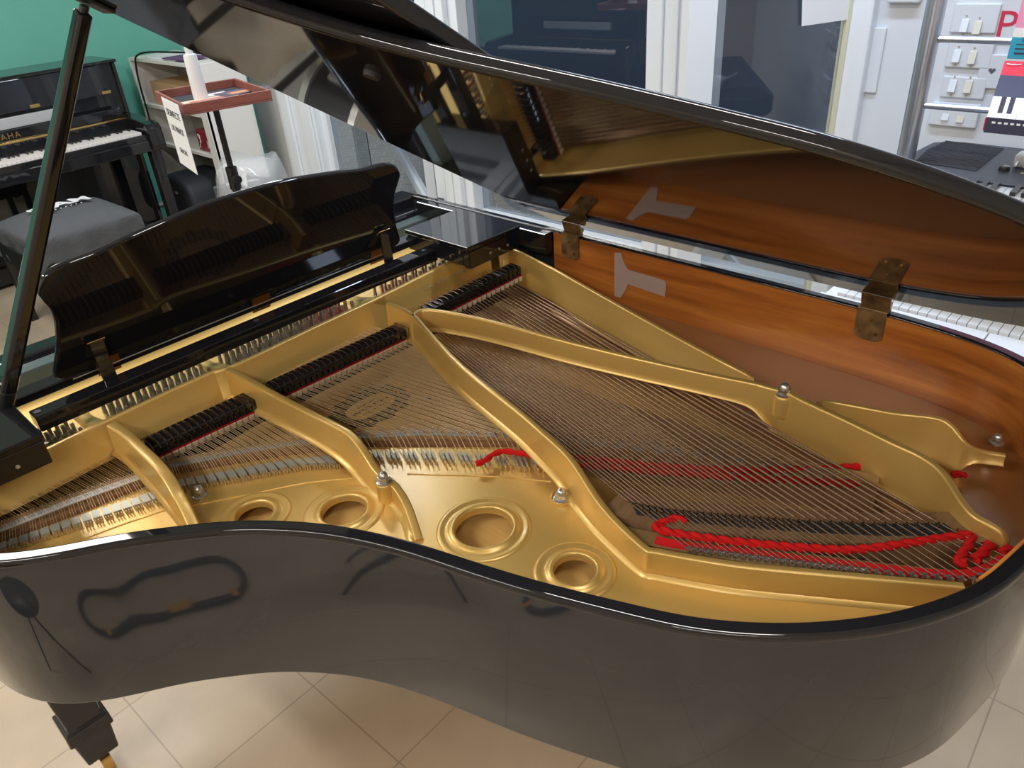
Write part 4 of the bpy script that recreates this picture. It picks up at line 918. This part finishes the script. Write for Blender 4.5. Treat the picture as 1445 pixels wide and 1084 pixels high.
# adapter plug lying on it
mpg = mat('grey_white_plug', (.55, .54, .52), .5); t = thing('adapter_plug', 'pale two-pin adapter plug lying on the black keyboard', 'plug', (-.99, 1.262, 1.0+.003))
MB().box(-.028, .022, -.02, .035, .0, .034).build('plug_body', mpg, t, bevel=.008, seg=3)
for s in (-.009, .012): MB().tube([(.022, s, .016), (.044, s, .010)], .0024, 8).build('pin', M['white'], t)
MB().tube(cr([(-.028, .01, .02), (-.08, .06, .03), (-.10, .2, .01)], 5), .004, 8).build('cord', mpg, t, smooth=60)
# white digital piano under the lid line
mwk = mat('white_plastic', (.80, .83, .87), .35)
t = thing('white_digital_piano', 'white digital piano seen through the gap behind the grand piano', 'keyboard', (0, 0, 0), 0)
X0, Z0 = -.645, .70
MB().box(X0+.012, X0+.115, .93, 1.352, Z0-.10, Z0-.004).box(X0+.012, X0+.115, 1.355, 2.2, Z0-.10, Z0-.004).build('front_rail', mwk, t, bevel=.002)
MB().box(X0-.155, X0, .93, 2.2, Z0-.10, Z0-.022).build('body', mwk, t); MB().box(X0-.30, X0-.155, .93, 2.2, Z0-.10, Z0+.02).build('rear_panel', mat('grey_panel', (.45, .48, .52), .4), t)
MB().box(X0+.0, X0+.012, .93, 2.2, Z0-.10, Z0-.018).build('key_gap_shade', mat('violet_shadow_gap', (.05, .04, .10), .6), t)  # dark violet strip painted as the shade between keys and rail
for k in range(42): MB().box(X0-.15, X0+.001, .97+.0235*k+.0010, .97+.0235*(k+1)-.0010, Z0-.022, Z0).build('white_key', mwk, t)
for k in range(41):
    if k % 7 in (0, 1, 3, 4, 5): MB().box(X0-.15, X0-.055, .97+.0235*(k+1)-.006, .97+.0235*(k+1)+.006, Z0, Z0+.011).build('black_key', mebony, t)
for y in (1.0, 2.1): MB().box(X0-.25, X0+.05, y-.015, y+.015, 0, Z0-.10).build('leg', mwk, t)

# ---------------- clear plastic T pieces on the inner rim
mT = mat('frosted_plastic', (.80, .72, .68), .35, trans=.35, alpha=.45)
Tp = [atx(x, y, .0075) for x, y in ((867, 357), (876, 357), (880, 370), (886, 381), (938, 396), (940, 402), (938, 419), (886, 401), (882, 410), (876, 420), (867, 418))]
pv = [(p.y, p.z) for p in Tp]
tt_ = shape2d('plastic_bracket', [pv], 0, .0015, mT, None); tt_.matrix_world = frame((.0062, 0, 0), (0, 1, 0), (0, 0, 1)); tag(tt_, 'translucent T-shaped plastic piece on the reddish wood inside the piano rim', 'bracket')
for y, z in ((pv[0][0]+.008, pv[0][1]-.006), (pv[-1][0]+.008, pv[-1][1]+.006), (pv[6][0]-.006, pv[6][1]+.01)):
    MB().tube([(.0075, y, z), (.0084, y, z)], .0016, 8).build('rivet', M['oldbrass'], tt_)

# ---------------- switches, poster and covers on the window wall
def wallbox(mb, y0, z0, y1, z1, d0, d1): return mb.box(XW+d0, XW+d1, y0, y1, z0, z1)
mplate = mat('switch_plate', (.70, .74, .79), .35)
mrock = mat('cream_rocker', (.66, .64, .55), .4)
SW = [('A', (1352, 8), (1405, 47), ((1363, 35), (1381, 38)), 'topmost white double light switch on the wall behind the silver stand'),
      ('B', (1343, 62), (1397, 97), ((1352, 78), (1374, 80)), 'second white double light switch from the top, cream rocker at its right'),
      ('C', (1335, 110), (1388, 140), ((1346, 120), (1368, 121)), 'third white double light switch from the top on the wall'),
      ('D', (1320, 146), (1378, 180), ((1337, 160), (1358, 163)), 'lowest white double light switch, rounded box just over the black keyboard')]
for nm, a, c, rk, lb in SW:
    ya, za = onwall(a[0]-2, a[1]-4); yb, zb = onwall(c[0], c[1]); zm = (za+zb)/2; hz = (za-zb)/2
    o = wallbox(MB(), ya, zb, yb, za, 0, .018 if nm == 'D' else .011).build('light_switch', mplate, None, bevel=.004, seg=3); room(o); tag(o, lb, 'switch', 'double light switches on the window wall')
    for k, (qx, qy) in enumerate(rk):
        y, z = onwall(qx, qy); wv = .010
        MB().add([(XW+.010, y-wv, z-.017), (XW+.010, y+wv, z-.017), (XW+.010, y+wv, z+.017), (XW+.010, y-wv, z+.017), (XW+.024, y-wv, z-.017), (XW+.024, y+wv, z-.017), (XW+.014, y+wv, z+.017), (XW+.014, y-wv, z+.017)], [(0, 1, 2, 3), (4, 5, 6, 7), (0, 1, 5, 4), (1, 2, 6, 5), (2, 3, 7, 6), (3, 0, 4, 7)]).build('rocker', mrock if k else mplate, o, bevel=.0012)
        MB().tube([(XW+.010, y, z-.026), (XW+.0135, y, z-.026)], .0022, 8).build('screw', M['wire'], o); MB().tube([(XW+.010, y, z+.026), (XW+.0135, y, z+.026)], .0022, 8).build('screw', M['wire'], o)
ya, za = onwall(1224, 38); yb, zb = onwall(1240, 131)
o = wallbox(MB(), onwall(1232, 85)[0]-.028, zb, onwall(1232, 85)[0]+.028, za, 0, .012).build('cable_cover', mplate, None, bevel=.003); room(o); tag(o, 'narrow white cover plate on the wall right of the door frame', 'cover plate')
ya, za = onwall(1263, -40); yb, zb = onwall(1301, 3)
o = wallbox(MB(), ya, zb, yb, za, 0, .03).build('junction_box', mplate, None, bevel=.006, seg=3); room(o); tag(o, 'white box on the wall at the top edge, left of the silver tube', 'box')
ya, za = onwall(1400, -10); yb, zb = onwall(1480, 60)
o = wallbox(MB(), ya-.005, zb-.01, yb+.1, za+.1, 0, .0015).build('poster', mat('poster_paper', (.68, .71, .75), .4), None); room(o); tag(o, 'pale poster with a big red letter P on the right wall', 'poster')
yP, zP = onwall(1420, 37)
text('poster_letter', 'P', .105, mat('poster_red', (.62, .03, .08), .5), o, frame((XW+.0022, yP, zP), (0, 1, 0), (0, 0, 1)), .0003, fat=.0)
yh, zh = onwall(1401, 99); o = wallbox(MB(), yh-.035, zh-.05, yh+.10, zh+.045, 0, .010).build('socket_box', mplate, None, bevel=.003); room(o); tag(o, 'white blank socket box with a dark heart mark beside the second switch', 'box')
hp_ = [(.0095*.062*16*sin(t)**3, .0095*.062*(13*cos(t)-5*cos(2*t)-2*cos(3*t)-cos(4*t))) for t in [2*pi*k/24 for k in range(24)]]
hm_ = MB().prism(hp_, 0, .0008).build('heart_mark', mat('grey_ink', (.12, .12, .14), .6), o); hm_.matrix_world = frame((XW+.0102, yh, zh), (0, 1, 0), (0, 0, 1))
# sheet taped on the right door pane
sa = J_+d3*.06; qn = Vector((-d3.y, d3.x, 0)); qn = qn if qn.dot(CAM-J_) > 0 else -qn
def onleaf(px, py):
    d = ray(px, py); k = (J_+qn*.012-CAM).dot(qn)/d.dot(qn); return CAM+d*k
c4 = [onleaf(1134, -60), onleaf(1131, 37), onleaf(1207, 26), onleaf(1212, -60)]
o = MB().add([tuple(p) for p in c4]+[tuple(p+qn*.0008) for p in c4], [(0, 1, 2, 3), (4, 5, 6, 7), (0, 1, 5, 4), (1, 2, 6, 5), (2, 3, 7, 6), (3, 0, 4, 7)]).build('paper_sheet', M['paper'], None); tag(o, 'blank white paper sheet taped on the right glass door at the top', 'paper')
# sheet or screen behind the left post
yA, zA = onwall(520, 10); yB, zB = onwall(592, 27)
o = MB().box(XW-.075, XW-.055, yA-.1, yp1a-.0, zB+.0, 1.7).box(0, 0, 0, 0, 0, 0).build('dark_sign_board', mat('slate_board', (.03, .045, .055), .4), None); room(o); tag(o, 'dark slate board in the window left of the white door post', 'board')
o2 = MB().box(XW-.075, XW-.055, yA-.1, yp1a, zB-.085, zB).build('board_edge', mpvc, o)

# ---------------- small keyboard boxes on the silver stand
def quadbox(name, pts, dn_, m, parent=None, **k):
    P = [Vector(p) for p in pts]; Q = [p+Vector(dn_) for p in P]
    return MB().add(P+Q, [(0, 1, 2, 3), (4, 5, 6, 7), (0, 1, 5, 4), (1, 2, 6, 5), (2, 3, 7, 6), (3, 0, 4, 7)]).build(name, m, parent, **k)
xb = -.62; z0_ = atx(1390, 187, xb).z; z1_ = atx(1390, 165, xb).z; yb0 = atx(1390, 176, xb).y
mred = mat('red_print_box', (.60, .02, .045), .4); mnav = mat('navy_print', (.045, .045, .085), .4)
kb = thing('keyboard_box', 'small keyboard box with printed piano keys and red top on the silver stand', 'box', (0, 0, 0))
TLc = atx(1418, 86, xb-.16); dpx = .0
bt0, bt1 = z1_, TLc.z
yl0, yl1 = yb0, TLc.y
Lb = .55
prof = [(xb, z0_), (xb, z1_), (xb-.16, bt1), (xb-.16, z0_)]
bk_ = MB().box(xb-.17, xb-.002, yb0-.003, yb0-.0005, z0_+.004, z1_-.002).build('red_end_panel', mred, kb)
MB().box(xb-.164, xb-.160, yl1+.002, yb0+Lb-.01, z0_+.004, bt1-.004).build('red_back_panel', mred, kb)
MB().add([(x, (yb0 if x > xb-.1 else yl1), z) for x, z in prof]+[(x, yb0+Lb, z) for x, z in prof], [(0, 1, 2, 3), (4, 5, 6, 7), (0, 1, 5, 4), (1, 2, 6, 5), (2, 3, 7, 6), (3, 0, 4, 7)]).build('carton', mnav, kb)
def topq(nm, t0, t1, m, y0_=0, y1_=Lb, lift=.0008):
    a = Vector((xb, 0, z1_)); c = Vector((xb-.16, 0, bt1)); nrm = Vector((bt1-z1_, 0, .16)).normalized()
    f = lambda t, yy: tuple(a.lerp(c, t)+nrm*lift+Vector((0, (yb0*(1-t)+yl1*t)+yy, 0)))
    return quadbox(nm, [f(t0, y0_), f(t0, y1_), f(t1, y1_), f(t1, y0_)], tuple(-nrm*.0007), m, kb)
topq('key_picture', .0, .36, M['white'], 0, Lb-.02); topq('control_picture', .36, .74, mnav, 0, Lb-.02); topq('red_band', .74, 1.0, mred, 0, Lb-.02)
for k in range(22):
    if k % 7 in (0, 1, 3, 4, 5): topq('black_key_picture', .08, .36, M['ink'], .017+.0175*k, .027+.0175*k, .0012)
    topq('key_line', .0, .1, M['ink'], .0105+.0175*k+.010, .0112+.0175*k+.010, .0011)
for k in range(6): MB().box(xb, xb+.0008, yb0+.012+.012*k, yb0+.019+.012*k, z1_-.012, z1_-.008).build('white_dot', M['white'], kb)
MB().box(xb, xb+.0006, yb0+.095, yb0+Lb-.02, z0_+.004, z1_-.004).build('side_picture', mat('lilac_print', (.42, .42, .50), .5), kb)
ring = MB().tube([(xb-.150+.006*cos(a_), yl1+.022+.014*sin(a_), bt1-.004+.0) for a_ in [2*pi*k/20 for k in range(20)]], .0012, 5, closed=True).build('ring_mark', M['white'], kb)
kb2 = thing('toy_box', 'pink and teal cardboard box on top of the red keyboard box', 'box', (0, 0, 0))
P0 = atx(1420, 84, xb-.17); P1 = atx(1423, 52, xb-.17); P2 = atx(1445, 8, xb-.30)
mteal = mat('teal_card', (.03, .33, .50), .45); mpink = mat('pink_card', (.75, .32, .52), .45)
MB().box(xb-.255, xb-.17, P0.y, P0.y+.35, P0.z+.002, P1.z).build('carton', mteal, kb2, bevel=.0015)
MB().box(xb-.255, xb-.1705, P0.y+.0005, P0.y+.3495, P1.z, P1.z+.018).build('white_band', M['white'], kb2)
MB().box(xb-.255, xb-.172, P0.y+.001, P0.y+.349, P1.z+.018, P1.z+.075).build('pink_lid', mpink, kb2)
for k, (w_, h_) in enumerate(((.05, .004), (.06, .003), (.055, .002))): MB().box(xb-.17, xb-.1693, P0.y+.012, P0.y+.012+w_, P0.z+.012+.010*k, P0.z+.012+.010*k+h_).build('printed_line', mnav, kb2)
text('box_lettering', 'DEMARK', .012, mnav, kb2, frame((xb-.1692, P0.y+.045, P0.z+.043), (0, 1, 0), (0, 0, 1)), .0002)
ba = MB()
for y in (yb0+.10, yb0+.42): ba.tube([(-.905, y, z0_-.0075), (xb-.01, y, z0_-.0075)], .007, 10)
ba.build('box_bracket', malu, bpy.data.objects['keyboard_stand'], smooth=60).matrix_parent_inverse = bpy.data.objects['keyboard_stand'].matrix_world.inverted() if 0 else (Matrix.Translation((-.90, 1.0, 0)) @ Matrix.Rotation(ROT, 4, 'Z')).inverted()

# ---------------- bass drum standing behind the music desk, mirrored in the lid
dr = thing('bass_drum', 'black bass drum with chrome hoop mirrored in the raised lid', 'drum', (-.47, -1.42, 0), radians(20))
MD = Matrix.Translation((0, 0, .27)) @ Matrix.Rotation(pi/2, 4, 'X')
MB().lathe([(.235, -.14), (.24, -.14), (.24, .14), (.235, .14)], (0, 0, 0), 48, MD).build('shell', M['satin'], dr, smooth=40)
for z in (-.15, .15):
    MB().lathe([(.235, z-.018), (.258, z-.018), (.258, z+.018), (.235, z+.018)], (0, 0, 0), 48, MD).build('hoop', M['steel'], dr, smooth=40)
    MB().lathe([(.234, z), (.12, z*1.02), (.0005, z*1.02)], (0, 0, 0), 48, MD, closed=False).build('drum_head', mat('drum_head', (.03, .03, .035), .3), dr)
for k in range(8):
    a_ = 2*pi*k/8+.3; MB().box(-.012, .012, .0, .03, -.05, .05, MD @ Matrix.Rotation(a_, 4, 'Z') @ Matrix.Translation((0, .24, .0))).build('lug', M['steel'], dr, bevel=.003)
for sx in (-1, 1): MB().tube([(sx*.2, .1, .2), (sx*.30, .16, .01)], .008, 8).build('spur', M['steel'], dr)

# ---------------- stand-ins added on the floor behind the camera for dark reflections in the rim
t = thing('stand_in_stool', 'added round black stool on thin legs, made up for the dark reflection at the left of the black piano side', 'stool', (2.12, .74, 0))
MB().lathe([(.0003, .40), (.13, .40), (.15, .42), (.15, .455), (.13, .475), (.0003, .48)], n=32, closed=False).build('seat', M['satin'], t, smooth=50)
for k in range(3):
    a = 2*pi*k/3+.4; MB().tube([(0, 0, .40), (.03*cos(a), .03*sin(a), .34), (.20*cos(a), .20*sin(a), .008)], .008, 8).build('leg', M['satin'], t)
cl = MB()
for k in range(4): cl.tube([((.165+.012*(k % 2))*cos(a), (.165+.012*(k % 2))*sin(a), .016+.018*(k//2)+.004*sin(5*a+k)) for a in [2*pi*q/40 for q in range(40)]], .011, 8, closed=True)
cl = cl.build('stand_in_coil', M['satin'], None, smooth=70); cl.location = (2.25, 1.30, 0); cl.rotation_euler = (0, 0, math.atan2(.5, .85)); cl.scale = (1.45, .62, 1); tag(cl, 'added coil of thick black cable on the tiles, made up for the dark ring mirrored in the piano side', 'cable')
tg = MB().box(-.03, .03, -.015, .015, 0, .004).build('stand_in_tag', mat('orange_tag', (.62, .30, .04), .6), cl); tg.location = (-.17, -.03, .055)
